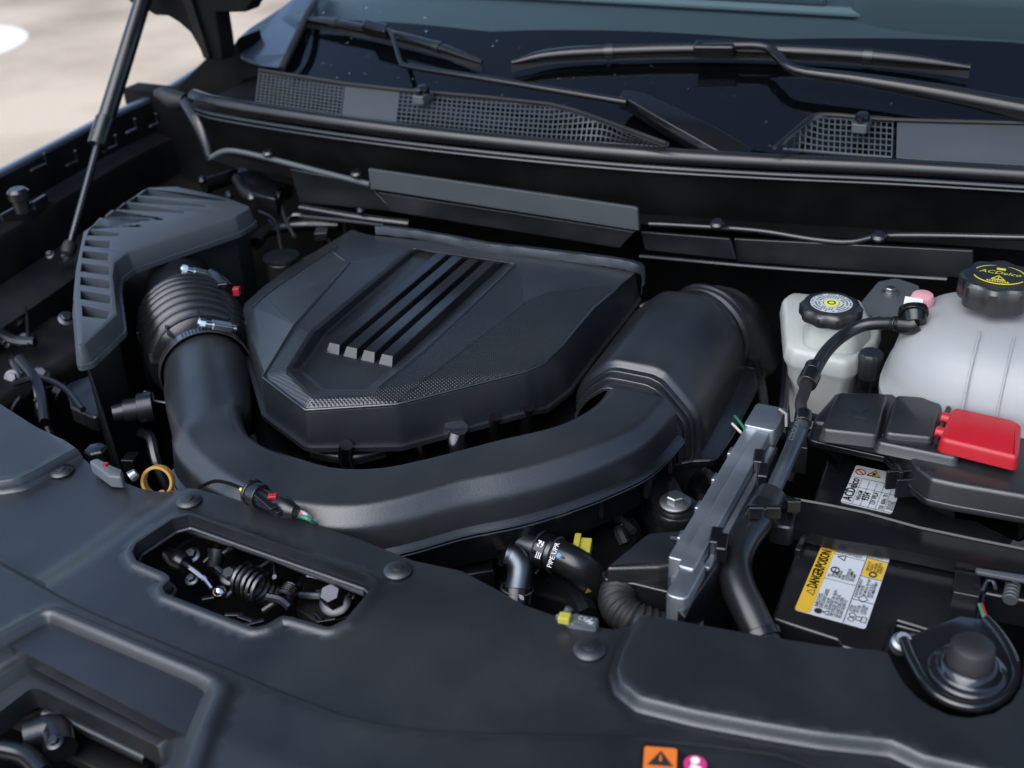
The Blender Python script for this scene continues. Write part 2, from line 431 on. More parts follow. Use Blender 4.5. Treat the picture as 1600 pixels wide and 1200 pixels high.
# ------------------------------------------------------------------ windscreen and cowl
def gy0(x): return 1.365 + .28*(x + .6)**2
def gz(x, y): return .150 + .53*(y - gy0(x))
def AG(px, py, off=0.):
    d = ray(px, py); lo, hi = .8, 4.
    for _ in range(50):
        m = (lo + hi)/2; p = CAM + d*m
        if p.z > gz(p.x, p.y) + off: lo = m
        else: hi = m
    return CAM + d*lo
def gsheet(bm, x0, x1, f0, f1, nx, ny, off):
    g = []
    for j in range(ny + 1):
        r = []
        for i in range(nx + 1):
            x = x0 + (x1 - x0)*i/nx; y = f0(x) + (f1(x) - f0(x))*j/ny; r.append(V3((x, y, gz(x, y) + off)))
        g.append(r)
    loft(bm, g, False, False)
ws = thing('windscreen', (-.5, 1.4, .17), 'raked windscreen glass with black border and rain drops above the cowl', 'windscreen')
fr = [AG(x, y) for x, y in ((500, 27), (760, 45), (1200, 57), (1600, 62))]
def fry(x):
    if x <= fr[0].x: return fr[0].y
    for p, q in zip(fr, fr[1:]):
        if x <= q.x: return p.y + (q.y - p.y)*(x - p.x)/(q.x - p.x)
    return fr[-1].y + (x - fr[-1].x)*.1
bm = nb(); gsheet(bm, -1.26, .45, lambda x: gy0(x) - .03, lambda x: gy0(x) + .8, 48, 24, 0.)
mk('pane', bm, 'glass', ws, smooth=80, recalc=False)
bm = nb(); gsheet(bm, -1.26, .45, lambda x: gy0(x) - .03, fry, 48, 10, -.004)
mk('black_border', bm, 'frit', ws, smooth=80)
bm = nb()
for i in range(170):
    x = random.uniform(-1.2, .1); y = gy0(x) + random.uniform(.0, .17)**1.0
    r = random.choice((.0006, .0008, .001, .0012, .0015, .0018)); e_ = random.uniform(.7, 1.8); a_ = random.uniform(0, 3.14)
    c = V3((x, y, gz(x, y)))
    n_ = V3((0, -.468, .883)); u = V3((math.cos(a_), math.sin(a_)*.883, math.sin(a_)*.468)); v = n_.cross(u)
    ring = lambda s, h: [c + u*(math.cos(k*math.pi/4)*r*s*e_) + v*(math.sin(k*math.pi/4)*r*s) + n_*h for k in range(8)]
    loft(bm, [ring(1, .0003), ring(.85, r*.35), ring(.45, r*.55)])
mk('rain_drops', bm, 'drop', ws, smooth=80, kind='stuff')
# inside: dashboard
t = thing('dashboard', (-.5, 1.9, .1), 'teal grey dashboard top seen through the windscreen', 'dashboard')
bm = nb(); rows = []
for y, z in ((1.50, .06), (1.60, .155), (1.72, .195), (1.95, .205), (2.06, .19), (2.08, .05)):
    rows.append([V3((-1.35 + 1.9*i/12, y + .06*((i - 6)/6)**2, z)) for i in range(13)])
loft(bm, rows, False, False); mk('pad', bm, 'dash', t, smooth=60)
bm = nb(); rows = []
for s_, h in ((1, 0), (.96, .05), (.85, .075), (.6, .085)):
    rows.append([V3((-.13 + .26*s_*math.copysign(abs(math.cos(k*math.pi/12))**.6, math.cos(k*math.pi/12)), 1.93 + .13*s_*math.copysign(abs(math.sin(k*math.pi/12))**.7, math.sin(k*math.pi/12)),   .19 + h)) for k in range(24)])
loft(bm, rows); mk('instrument_hood', bm, 'dash', t, smooth=60)
bm = nb(); prism(bm, [V3((x, y, .207)) for x, y in ((-1.2, 1.83), (.3, 1.86), (.3, 1.90), (-1.2, 1.87))], (0, 0, .004)); mk('pale_strip', bm, 'dash_light', t)  # paler strip laid across the dashboard top
bm = nb(); prism(bm, [V3((x, y, .212)) for x, y in ((-.98, 1.87), (-.42, 1.88), (-.44, 1.96), (-.95, 1.95))], (0, 0, .012)); mk('speaker_panel', bm, 'dash', t, bevel=.004)
t = thing('cabin', (-.5, 2.6, -.1), 'dark cabin behind the windscreen', 'cabin')
bm = nb(); box(bm, (-.5, 3.0, .2), 1.7, .06, 1.0); mk('rear_panel', bm, 'dash', t)
bm = nb(); rows = []
for y, z in ((2.04, .62), (2.15, .67), (2.5, .72), (3.1, .72)): rows.append([V3((-1.3 + 1.6*i/8, y, z - .03*((i - 4)/4)**2)) for i in range(9)])
loft(bm, rows, False, False); mk('roof', bm, 'car_paint', t, smooth=60)
# pillar
t = thing('windscreen_pillar', AY(410, 100, 1.5), 'blue grey painted windscreen pillar base beside the glass', 'pillar')
def pil(px, py, y): return AY(px, py, y)
bm = nb()
f = [pil(373, 55, 1.50), pil(386, 45, 1.53), pil(435, 13, 1.63), pil(470, -14, 1.72), pil(506, -14, 1.70), pil(477, 30, 1.56), pil(452, 80, 1.485), pil(439, 108, 1.46), pil(409, 104, 1.46), pil(390, 99, 1.46), pil(374, 92, 1.46)]
prism(bm, f, (-.03, .07, -.02)); mk('panel', bm, 'car_paint', t, bevel=.006, seg=3)
bm = nb(); tube(bm, [pil(504, -14, 1.69), pil(482, 20, 1.575), pil(462, 62, 1.50), pil(440, 108, 1.45)], .006, 8, 4); mk('trim', bm, 'rubber', t)

# cowl
def lin(tab, x):
    if x <= tab[0][0]: return tab[0][1] + (x - tab[0][0])*(tab[1][1] - tab[0][1])/(tab[1][0] - tab[0][0])
    for (a, b), (c, d) in zip(tab, tab[1:]):
        if x <= c: return b + (d - b)*(x - a)/(c - a)
    (a, b), (c, d) = tab[-2:]; return d + (x - c)*(d - b)/(c - a)
def cowl_piece(t, tb, tt, spans, shift, z0=.156, z1=.184):
    Bp = lambda x: A(x, lin(tb, x), z0); Tp = lambda x: A(x + shift, lin(tt, x + shift), z1)
    nrm = V3((0, -.42, .9))
    for x0, x1, du, dv in spans:
        if du is None:
            bm = nb(); n = max(2, int((x1 - x0)/30)); xs = [x0 + (x1 - x0)*i/n for i in range(n + 1)]
            a = [Bp(x) for x in xs] + [Tp(x) for x in xs[::-1]]; loft(bm, [[p - nrm*.004 for p in a], a])
            mk('blank_panel', bm, 'grey_plastic', t, bevel=.0008); continue
        bm = nb(); n = int((x1 - x0)/du); wd = .00078
        cols = [(Bp(x0 + du*i), Tp(x0 + du*i)) for i in range(n + 1)]
        for b, tp in cols:
            if (tp - b).length > .006:
                s_ = V3((wd, 0, 0)); loft(bm, [[b - s_, b + s_, b + s_ - nrm*.0013, b - s_ - nrm*.0013], [tp - s_, tp + s_, tp + s_ - nrm*.0013, tp - s_ - nrm*.0013]])
        for (b0_, t0_), (b1_, t1_) in zip(cols, cols[1:]):
            l0, l1 = (t0_ - b0_).length, (t1_ - b1_).length
            k = 0
            while k*dv < min(l0, l1):
                p, q = b0_.lerp(t0_, k*dv/l0), b1_.lerp(t1_, k*dv/l1); h = (t0_ - b0_).normalized()*wd
                loft(bm, [[p - h, p + h, p + h - nrm*.0013, p - h - nrm*.0013], [q - h, q + h, q + h - nrm*.0013, q - h - nrm*.0013]], caps=False); k += 1
        mk('mesh_grille', bm, 'grey_plastic', t, smooth=None)
        bm = nb()      # rims and dark void below
        for f0, wv in ((1, .0035), (0, .002)):
            tube(bm, [c[f0] - nrm*.001 for c in cols[::max(1, n//12)]] + [cols[-1][f0] - nrm*.001], wv, 6, 1)
        mk('rim', bm, 'grey_plastic', t)
t = thing('cowl_grille', A(700, 190, .15), 'long grey cowl grille of fine mesh below the far wiper', 'cowl grille', 'cowl grilles')
cowl_piece(t, [(395, 161), (535, 184), (620, 194), (800, 212), (920, 222), (1050, 229)], [(408, 110), (540, 131), (640, 142), (760, 152), (860, 163), (900, 173), (945, 189), (1048, 227)],
           [(399, 533, 6.6, .0074), (533, 618, None, 0), (618, 1036, 7.6, .0088)], 6)
bm = nb(); lp = [A(x, lin([(408, 110), (540, 131), (640, 142), (760, 152), (860, 163), (900, 173), (945, 189), (1048, 227)], x), .1855) for x in range(405, 1050, 12)]
tube(bm, lp, .0028, 6, 1); mk('edge_strip', bm, 'rubber', t)
t2 = thing('cowl_grille', A(1400, 230, .15), 'short grey cowl grille with square holes and plain end below the near wiper', 'cowl grille', 'cowl grilles')
cowl_piece(t2, [(1210, 231), (1400, 246), (1620, 264)], [(1214, 230), (1262, 186), (1290, 179), (1345, 183), (1400, 187), (1620, 193)],
           [(1222, 1400, 9.0, .0098), (1400, 1640, None, 0)], 2)
bm = nb(); tube(bm, [A(x, y, .1855) for x, y in ((1210, 231), (1264, 185), (1290, 179), (1345, 183), (1400, 187), (1640, 193))], .0028, 6, 3); mk('edge_strip', bm, 'rubber', t2)
for tt_, (px, py) in ((t, (661, 152)), (t2, (1346, 196))):
    c = A(px, py, .185); bm = nb(); box(bm, c, .018, .03, .012); mk('nozzle_seat', bm, 'grey_plastic', tt_, bevel=.002)
    bm = nb(); lathe(bm, [(.009, 0), (.009, .01), (.007, .015), (.002, .016)], c + V3((0, .004, 0)), (0, -.3, 1), 14); box(bm, c + V3((0, -.008, .010)), .006, .012, .006); mk('washer_nozzle', bm, 'gloss_black', tt_)
bm = nb(); loft(bm, [[A(x, y, .150) - V3((0, .01, 0)) for x, y in ((300, 165), (620, 212), (1000, 250), (1640, 280))], [V3((-1.25, 1.62, .135)), V3((-.85, 1.62, .135)), V3((-.5, 1.62, .135)), V3((.3, 1.62, .135))]], False, False)
mk('cowl_tray', bm, 'dark', smooth=None, label='black tray below the cowl grilles', cat='tray')

sp = [(303, 150), (345, 162), (480, 184), (620, 203), (800, 223), (1000, 241), (1200, 253), (1400, 262), (1640, 276)]
t = thing('cowl_seal', A(800, 225, .14), 'long rounded black rubber seal along the front of the cowl', 'seal')
bm = nb(); tube(bm, [A(x, y, .155) for x, y in sp], .0105, 14, 6); mk('bulb', bm, 'rubber_gloss', t)
bm = nb(); tube(bm, [A(x, y + 17, .147) - V3((0, .004, 0)) for x, y in sp], .0032, 8, 6); mk('carrier_bead', bm, 'rubber_gloss', t)
bm = nb(); tube(bm, [A(x, y + 24, .142) - V3((0, .004, 0)) for x, y in sp], .0022, 8, 6); mk('lower_bead', bm, 'satin', t)
bm = nb(); prism(bm, pix(((299, 141), (334, 148), (338, 160), (302, 153)), .16), (0, 0, -.02)); mk('end_cap', bm, 'satin', t, bevel=.002)
t = thing('plenum_wall', A(800, 260, .05), 'deep black plenum wall below the cowl seal', 'panel')
up = [A(x, y + 20, .146) for x, y in sp]; lo = [p + V3((0, .03, -.074)) for p in up]
bm = nb(); loft(bm, [up, lo, [p + V3((0, -.025, -.004)) for p in lo]], False, False); mk('wall', bm, 'dark', t, recalc=False)
bm = nb(); tube(bm, [AY(x, y, 1.25) for x, y in ((330, 246), (352, 236), (380, 238), (430, 250), (500, 268), (578, 288))], .0042, 10, 5); mk('flange_bead', bm, 'grey_plastic', t)
bm = nb(); tube(bm, [AY(x, y, 1.262) for x, y in ((1015, 350), (1060, 352), (1180, 360), (1270, 374), (1330, 378), (1400, 368), (1640, 372))], .0038, 10, 5); mk('flange_bead', bm, 'satin', t)
bm = nb(); tube(bm, [AY(x, y, 1.28) for x, y in ((1000, 400), (1200, 418), (1350, 428), (1480, 436))], .003, 8, 4); mk('flange_bead', bm, 'satin', t)
for px, py in ((420, 240), (558, 272), (1121, 351), (1373, 371)):
    bm = nb(); lathe(bm, [(.009, 0), (.009, .003), (.006, .0055)], AY(px, py, 1.25), (0, -.3, 1), 18); mk('push_clip', bm, 'satin', t)
t = thing('heat_shield', AY(780, 330, 1.33), 'flat grey insulation panels hung below the plenum behind the engine cover', 'heat shield')
for nm, q, y in (('front_panel', ((575, 264), (990, 324), (996, 327), (998, 361), (578, 295)), 1.25),
                 ('side_panel', ((453, 264), (576, 288), (616, 331), (468, 316)), 1.27), ('lower_panel', ((590, 300), (992, 362), (968, 388), (612, 331)), 1.262),
                 ('lower_panel', ((1000, 362), (1140, 373), (1150, 406), (1008, 391)), 1.28), ('lower_panel', ((1146, 373), (1520, 392), (1520, 436), (1152, 409)), 1.30)):
    bm = nb(); prism(bm, [AY(a, b, y) for a, b in q], (0, .006, 0)); mk(nm, bm, 'shield' if nm == 'front_panel' else 'plastic', t, bevel=.0012)
# crinkled foil shield behind the cover
bm = nb(); tp = [(586, 350), (640, 356), (700, 366), (760, 377), (830, 385), (900, 393), (960, 401), (998, 410), (1004, 424), (1003, 444)]
r0 = [A(x, y, .078) for x, y in tp]; r0 = spline(r0, 6)
jit = lambda p, s: p + V3([random.uniform(-s, s) for _ in range(3)])
loft(bm, [[p + V3((0, .008, -.004)) for p in r0], [jit(p - V3((0, 0, .003)), .0006) for p in r0], [jit(p + V3((0, -.001, -.008)), .0008) for p in r0], [jit(p + V3((0, -.001, -.014)), .0006) for p in r0]], False, False)
mk('foil_shield', bm, 'foil', label='crinkled dull metal foil shield along the rear edge of the engine cover', cat='heat shield', smooth=60)

# wipers
def wiper(label, blade, rb, arm, ra, conn, tail=None):
    t = thing('wiper', AG(*arm[-1], 0), label, 'wiper', 'windscreen wipers')
    bm = nb(); n = len(blade); bp = [AG(x, y, .02) for x, y in blade]
    tube(bm, bp, [rb*.35] + [rb*.8] + [rb]*(n) + [rb*.8, rb*.4], 10, 6); mk('blade', bm, 'gloss_black', t)
    bm = nb(); loft(bm, [[q + V3(d) for d in ((-.0, -.002, .004), (0, .002, .004), (0, .001, -.013), (0, -.001, -.013))] for q in spline(bp, 6)]); mk('rubber_strip', bm, 'rubber', t)
    for k in (.27, .74):
        q = spline(bp, 8); i = int(k*len(q)); bm = nb(); tube(bm, [q[i], q[i+1]], rb*1.12, 10, 1); mk('joint', bm, 'satin', t)
    c = AG(*conn, .03); u = (bp[-1] - bp[0]).normalized(); bm = nb(); box(bm, c, .055, .018, .02, X=u, Y=V3((0, .88, .47)), Z=V3((0, -.47, .88))); mk('adapter', bm, 'gloss_black', t, bevel=.004)
    bm = nb(); tube(bm, [AG(x, y, .035) for x, y in arm], ra, 8, 5); mk('arm', bm, 'gloss_black', t, smooth=60)
    if tail:
        bm = nb(); rows = []
        for (x, y, wd_) in tail:
            c = AG(x, y, .03); rows.append((c, wd_))
        pts = spline([c for c, _ in rows], 5); L = len(pts); rings = []
        for i, p in enumerate(pts):
            k = i/(L - 1)*(len(rows) - 1); j = min(int(k), len(rows) - 2); wv = rows[j][1] + (rows[j+1][1] - rows[j][1])*(k - j)
            d = (pts[min(i+1, L-1)] - pts[max(i-1, 0)]).normalized(); s_ = d.cross(V3((0, -.4, .9))).normalized(); n_ = s_.cross(d)
            if n_.z < 0: n_ = -n_
            rings.append([p - s_*wv - n_*.012, p - s_*wv, p - s_*wv*.7 + n_*.008, p + s_*wv*.7 + n_*.008, p + s_*wv, p + s_*wv - n_*.012])
        loft(bm, rings); mk('arm_head', bm, 'gloss_black', t, bevel=.002)
    return t
wiper('far wiper with its blade ending before the middle of the windscreen', [(476, 30), (520, 36), (600, 52), (680, 72), (753, 98)], .0075,
      [(592, 42), (610, 50), (618, 70), (627, 97), (640, 104), (750, 122), (860, 140), (980, 160)], [.004, .004, .004, .0042, .0048, .005, .006], (588, 46),
      [(972, 152, .010), (1000, 160, .015), (1050, 186, .019), (1110, 218, .021), (1165, 250, .02)])
wiper('near wiper with its long blade lying across the right half of the windscreen', [(800, 98), (860, 86), (960, 80), (1080, 77), (1200, 79), (1320, 85), (1430, 95), (1516, 106)], .0092,
      [(1100, 72), (1190, 72), (1215, 88), (1245, 110), (1340, 124), (1470, 146), (1660, 182)], [.006, .006, .0065, .007, .009, .012, .014], (1118, 76))
# ------------------------------------------------------------------ engine block under the cover
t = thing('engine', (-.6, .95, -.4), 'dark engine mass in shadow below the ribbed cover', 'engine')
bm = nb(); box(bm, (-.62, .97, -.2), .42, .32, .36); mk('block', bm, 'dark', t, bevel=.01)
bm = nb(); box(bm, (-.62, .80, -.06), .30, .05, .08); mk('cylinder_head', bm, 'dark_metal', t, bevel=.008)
for px, py, r in ((655, 690, .006), (712, 688, .011), (540, 716, .007), (770, 672, .006), (820, 655, .008)):
    c = A(px, py, .005); bm = nb(); tube(bm, [c + V3((-.004, .02, -.05)), c, c + V3((.006, -.004, .02))], r, 10, 4); mk('fitting', bm, 'chrome' if px in (712,) else 'dark_metal', t)
bm = nb(); tube(bm, [A(490, 706, .0), A(520, 712, .0), A(556, 714, .0), A(600, 704, .0)], .008, 10, 5); mk('cable', bm, 'rubber_gloss', t)
bm = nb(); lathe(bm, [(.02, -.03), (.02, .0), (.014, .006), (.003, .007)], A(440, 408, .03), (0, 0, 1), 20); lathe(bm, [(.024, .0), (.024, .004)], A(440, 404, .032), (0, 0, 1), 20); mk('filler_cap', bm, 'satin', t)

# ------------------------------------------------------------------ engine cover
EV = dict(a=(545, 362, .064), b=(527, 385, .066), c=(412, 463, .052), d=(396, 479, .046), e=(383, 507, .036), f=(411, 589, .060), g=(478, 640, .060),
          h=(619, 631, .062), i=(820, 580, .064), j=(846, 569, .064), k=(880, 537, .066), l=(928, 480, .067), m=(964, 450, .067), n=(994, 423, .062), o=(800, 390, .062),
          p=(521, 394, .070), q=(545, 411, .076), r=(460, 508, .077), s=(643, 388, .073), t=(488, 518, .075), u=(448, 580, .072), v=(487, 619, .069),
          s2=(662, 391, .065), t2=(509, 522, .057), u2=(469, 580, .057), v2=(505, 611, .057), w2=(574, 611, .057), x2=(645, 548, .057), y2=(790, 409, .064),
          vw=(578, 617, .066), w=(591, 607, .068), x=(661, 550, .068), y=(804, 413, .068), z1=(664, 592, .0695), z2=(820, 472, .071), z3=(859, 456, .070), z4=(930, 447, .067))
EF = ['b c p', 'p c r q', 'c d r', 'd f r', 'd e f', 'a b p q s', 'q r t s', 'r f u t', 'f g v u', 's t t2 s2', 't u u2 t2', 'u v v2 u2', 'v vw w2 v2', 'vw w w2',
      'w x x2 w2', 'x y y2 x2', 'y s s2 y2', 's2 t2 u2 v2 w2 x2 y2', 'g h vw v', 'h z1 w vw', 'w z1 x', 'x z1 z2 y', 'y z2 z3', 'y z3 z4', 'h i z1', 'z1 i j k z2', 'z2 k l z3', 'z3 l m z4',
      'a s y o', 'y z4 n o', 'z4 m n']
CARB = {'c d r', 'r f u t', 'f g v u', 'g h vw v', 'h z1 w vw', 'h i z1', 'z1 i j k z2', 'z2 k l z3', 'x z1 z2 y', 'w z1 x', 'z3 l m z4'}
ec = thing('engine_cover', (-.64, .95, .0), 'black faceted engine cover with four raised ribs and woven pattern panels', 'engine cover')
bm = nb(); ev = {k: bm.verts.new(A(*p)) for k, p in EV.items()}
for s_ in EF:
    f = bm.faces.new([ev[k] for k in s_.split()]); f.material_index = 1 if s_ in CARB else 0
OUT = 'a b c d e f g h i j k l m n o'.split(); drop = dict(a=.03, b=.03, c=.03, d=.03, e=.03, f=.044, g=.041, h=.046, i=.045, j=.05, k=.056, l=.055, m=.045, n=.036, o=.03)
ring = [ev[k].co.copy() for k in OUT]
if ccw(ring) is not ring: sg = -1
else: sg = 1
def off_(d):
    if sg > 0: return offset(ring, d)
    return offset(ring[::-1], d)[::-1]
r1 = [V3((p.x, p.y, p.z - drop[k])) for p, k in zip(off_(.004), OUT)]
top = [ev[k] for k in OUT]; L = len(OUT)
prev = top
for rr_ in (r1,):
    cur = [bm.verts.new(p) for p in rr_]
    for i in range(L): fc(bm, (prev[i], prev[(i+1) % L], cur[(i+1) % L], cur[i]))
    prev = cur
bmesh.ops.recalc_face_normals(bm, faces=bm.faces)
mk('shell', bm, ['cover_plastic', 'carbon'], ec, bevel=.0042, seg=3, blim=5, recalc=True)
bm = nb(); fl0 = fillet(off_(.0045), .015); fl = [V3((p.x, p.y, 0)) for p in fl0]
def zr(p):   # height of the skirt foot near a plan point
    b = sorted((((p.x - q.x)**2 + (p.y - q.y)**2), q.z) for q in r1)[:2]; w0, w1 = 1/(b[0][0] + 1e-6), 1/(b[1][0] + 1e-6); return (b[0][1]*w0 + b[1][1]*w1)/(w0 + w1)
f2 = [V3((p.x, p.y, zr(p) + .001)) for p in fl]
f2 = f2 if ccw(f2) is f2 else f2[::-1]
loft(bm, [offset(f2, -.01), f2, offset(f2, .004), dz(offset(f2, .004), -.005), dz(offset(f2, -.01), -.006)], caps=False)
mk('lower_lip', bm, 'cover_plastic', ec, smooth=50)
for ks, r_ in (('b p q r f', .0024), ('y x w', .0019), ('z4 z3 z2 z1 h', .0012), ('b c d', .0020), ('f g h i j k l m n', .0018)):
    bm = nb(); pl = [A(*EV[k_]) - V3((0, 0, r_*.35)) for k_ in ks.split()]; tube(bm, densify(pl, .012, False), r_, 10, 1); mk('ridge', bm, 'ridge', ec, smooth=80)
yf, yb = .868, 1.118
for i in range(4):
    x = -.6845 + i*.0222; bm = nb()
    zb = lambda y: .0571 + .0072*(y - yf)/(yb - yf)
    sec = lambda y, h, wb, wt: [V3((x - wb, y, zb(y) - .001)), V3((x - wt, y, zb(y) + h)), V3((x + wt, y, zb(y) + h)), V3((x + wb, y, zb(y) - .001))]
    loft(bm, [sec(yf, .0005, .0086, .0086), sec(yf + .006, .0100, .0086, .0068), sec(yb - .012, .0100, .0084, .0068), sec(yb + i*.002, .001, .0084, .008)])
    mk('rib', bm, 'satin', ec, bevel=.0009)
bm = nb(); q = pix(((548, 358), (492, 392), (468, 404), (412, 446), (381, 473), (376, 490), (384, 512), (440, 500), (520, 420), (600, 372)), .030)
slab(bm, q, .02, .003); mk('side_ledge', bm, 'cover_plastic', ec, smooth=50)

# ------------------------------------------------------------------ air filter box
ab = thing('air_filter_box', (-1.05, .95, -.2), 'black air filter box with a boomerang shaped grey lid of louvres', 'air box')
zt = .08
lid = fillet(pix(((228, 292), (276, 290), (354, 307), (394, 322), (368, 338), (200, 394), (180, 409), (177, 430), (184, 490), (132, 538), (120, 541), (113, 462), (117, 418), (129, 361)), zt), .012, 3)
PK = [((765, 48), (1185, 100), (1180, 114), (722, 84)), ((705, 88), (1075, 132), (1070, 146), (665, 120)), ((645, 122), (960, 165), (955, 178), (605, 157)), ((580, 160), (850, 202), (845, 214), (545, 194)),
      ((520, 200), (738, 238), (730, 250), (482, 242)), ((465, 262), (622, 280), (615, 297), (452, 294)), ((445, 315), (572, 322), (570, 362), (438, 347)), ((432, 372), (565, 385), (563, 425), (425, 410)),
      ((425, 437), (568, 455), (570, 500), (418, 480)), ((420, 507), (572, 528), (572, 572), (416, 550)), ((420, 580), (576, 605), (574, 650), (418, 624)), ((425, 655), (572, 690), (555, 730), (428, 714))]
lid = ccw(lid); lin_ = offset(lid, -.004)
pk = [ccw([A(.3*x, 280 + .3*y, zt) for x, y in q]) for q in PK]
bm = nb(); loops = [lin_] + [q[::-1] for q in pk]; flat = [p for l in loops for p in l]
vv = [bm.verts.new(p) for p in flat]
for tri in tessellate_polygon(loops): fc(bm, [vv[i] for i in tri])
k = len(lin_)
for q in pk:
    tv = vv[k:k+4]; k += 4; lv = [bm.verts.new(v.co + V3((0, 0, -.024))) for v in tv]
    for i in range(4): fc(bm, (tv[i], tv[(i+1) % 4], lv[(i+1) % 4], lv[i]))
    fc(bm, lv)
prev = vv[:len(lin_)]
for rr_ in (dz(offset(lid, -.0012), -.0012), dz(lid, -.004), dz(offset(lid, .002), -.022), dz(offset(lid, .005), -.022), dz(offset(lid, .005), -.028)):
    cur = [bm.verts.new(p) for p in rr_]
    for i in range(len(cur)): fc(bm, (prev[i], prev[(i+1) % len(cur)], cur[(i+1) % len(cur)], cur[i]))
    prev = cur
mk('lid', bm, 'lid_grey', ab, smooth=35)
for q in PK:
    w4 = [A(.3*x, 280 + .3*y, zt) for x, y in q]
    tl, tr, br, bl = w4; bm = nb()
    ps = [tl.lerp(tr, .10) + V3((0, 0, -.016)), tr + V3((0, 0, -.007)), br + V3((0, 0, -.0012)), bl.lerp(br, .02) + V3((0, 0, -.0015))]
    prism(bm, ps, (0, 0, -.002)); mk('slat', bm, 'lid_grey', ab, bevel=.0004)
bm = nb(); body = offset(lid, -.006); loft(bm, [dz(offset(lid, -.014), -.26), dz(offset(lid, -.009), -.1), dz(body, -.026)]); mk('body', bm, 'cover_plastic', ab, smooth=35)
for px, py, py2 in ((143, 566, 628), (176, 545, 600), (215, 520, 580)):
    bm = nb(); c0 = A(px, py, .03); tube(bm, [c0, c0 + V3((.004, -.004, -.07))], .0025, 6, 1); mk('side_rib', bm, 'satin', ab)
bm = nb(); q = fillet(pix(((102, 600), (110, 636), (150, 654), (162, 640), (200, 610), (180, 570)), -.06), .01); slab(bm, q, .02, .003); mk('base_flange', bm, 'satin', ab)

# ------------------------------------------------------------------ bellows
n0, n1, b1, e1, e2 = V3((-1.085, 1.062, .008)), V3((-.990, .975, .006)), V3((-.970, .956, .005)), V3((-.884, .880, .002)), V3((-.850, .850, .001))
axd = (e2 - n0).normalized(); BL = (e1 - b1).length
bt = thing('intake_bellows', (-.95, .94, -.06), 'ribbed black rubber intake bellows between the air filter box and the curved duct', 'hose')
bm = nb(); tube(bm, [n0, n0.lerp(n1, .2), n1, b1], [.052, .046, .045, .045], 36, 3); mk('inlet_neck', bm, 'satin', bt)
R0 = .052
for i in range(7):
    c = b1.lerp(e1, (i + .4)/7.2); r = .060 + .007*math.sin(math.pi*(i + .8)/8); wdt = BL/7.2
    bm = nb(); lathe(bm, [(r*.88, -wdt*.52), (r*.94, -wdt*.40), (r*.995, -wdt*.14), (r, 0), (r*.995, wdt*.14), (r*.94, wdt*.40), (r*.88, wdt*.52)], c, axd, 56, caps=False); mk('fold', bm, 'rubber_gloss', bt, smooth=60)
bm = nb(); lathe(bm, [(.055, -.004), (.058, .004), (.052, .012), (.050, .03)], e1, axd, 56, caps=False); mk('collar', bm, 'rubber_gloss', bt)
bx, by, bz_ = basis(axd)
for k in range(5):
    a_ = math.radians(20 + 38*k); up = V3((0, 0, 1)); sx = axd.cross(up).normalized(); up = sx.cross(axd)
    dr = up*math.sin(a_) + sx*math.cos(a_); bm = nb(); box(bm, e1 + axd*.008 + dr*.056, .002, .024, .012, X=axd.cross(dr), Y=axd, Z=dr); mk('gusset', bm, 'rubber_gloss', bt)
def hose_clamp(c, r, label, scr):
    t = thing('hose_clamp', c, label, 'clamp', 'worm drive hose clamps')
    bm = nb(); lathe(bm, [(r, -.0055), (r + .0012, -.0055), (r + .0012, .0055), (r, .0055), (r, -.0055)], c, axd, 48, caps=False); mk('band', bm, 'zinc', t)
    up = V3((0, 0, 1)); sx = axd.cross(up).normalized()
    if sx.x < 0: sx = -sx
    up = (V3((0, 0, 1)) - axd*axd.z).normalized()
    dr = (up*math.sin(scr) + sx*math.cos(scr)); tg = (sx*math.sin(scr) - up*math.cos(scr))
    h = c + dr*(r + .006)
    bm = nb(); box(bm, h + tg*.004, .024, .013, .009, X=tg, Y=axd, Z=dr); mk('housing', bm, 'zinc', t, bevel=.002)
    bm = nb(); tube(bm, [h - tg*.018, h + tg*.02], .004, 10, 1); lathe(bm, [(.0055, 0), (.0055, .006), (.003, .008)], h - tg*.016, -tg, 6); mk('screw', bm, 'chrome', t)
    bm = nb()
    for k in range(9):
        a2 = scr + .16 + .075*k; d2 = up*math.sin(a2) + sx*math.cos(a2); box(bm, c + d2*(r + .0016), .0016, .007, .001, X=(sx*math.sin(a2) - up*math.cos(a2)), Y=axd, Z=d2)
    mk('worm_teeth', bm, 'dark_metal', t, smooth=None)
hose_clamp(n1 + axd*.006, .0462, 'silver worm clamp on the upper end of the ribbed intake bellows', math.radians(62))
hose_clamp(e1 + axd*.025, .0515, 'silver worm clamp on the lower end of the ribbed intake bellows', math.radians(66))

# ------------------------------------------------------------------ intake duct
dt = thing('intake_duct', (-.55, .75, -.05), 'long curved black intake duct sweeping in front of the engine cover', 'duct')
ST = [((366, 632), (283, 668)), ((378, 668), (300, 697)), ((402, 689), (335, 730)), ((440, 706), (385, 760)), ((490, 720), (440, 780)), ((540, 728), (504, 790)), ((600, 726), (570, 789)), ((660, 714), (640, 775)),
      ((720, 699), (720, 752)), ((780, 683), (800, 736)), ((865, 663), (880, 714)), ((912, 642), (948, 688)), ((938, 622), (1000, 660)), ((952, 604), (1037, 621))]
def resamp(p, n):
    d = [0]
    for a, b in zip(p, p[1:]): d.append(d[-1] + (b - a).length)
    o = []
    for k in range(n):
        s_ = d[-1]*k/(n - 1)
        for i in range(len(p) - 1):
            if s_ <= d[i+1] + 1e-9: o.append(p[i].lerp(p[i+1], (s_ - d[i])/max(1e-9, d[i+1] - d[i]))); break
    return o
ND = 64
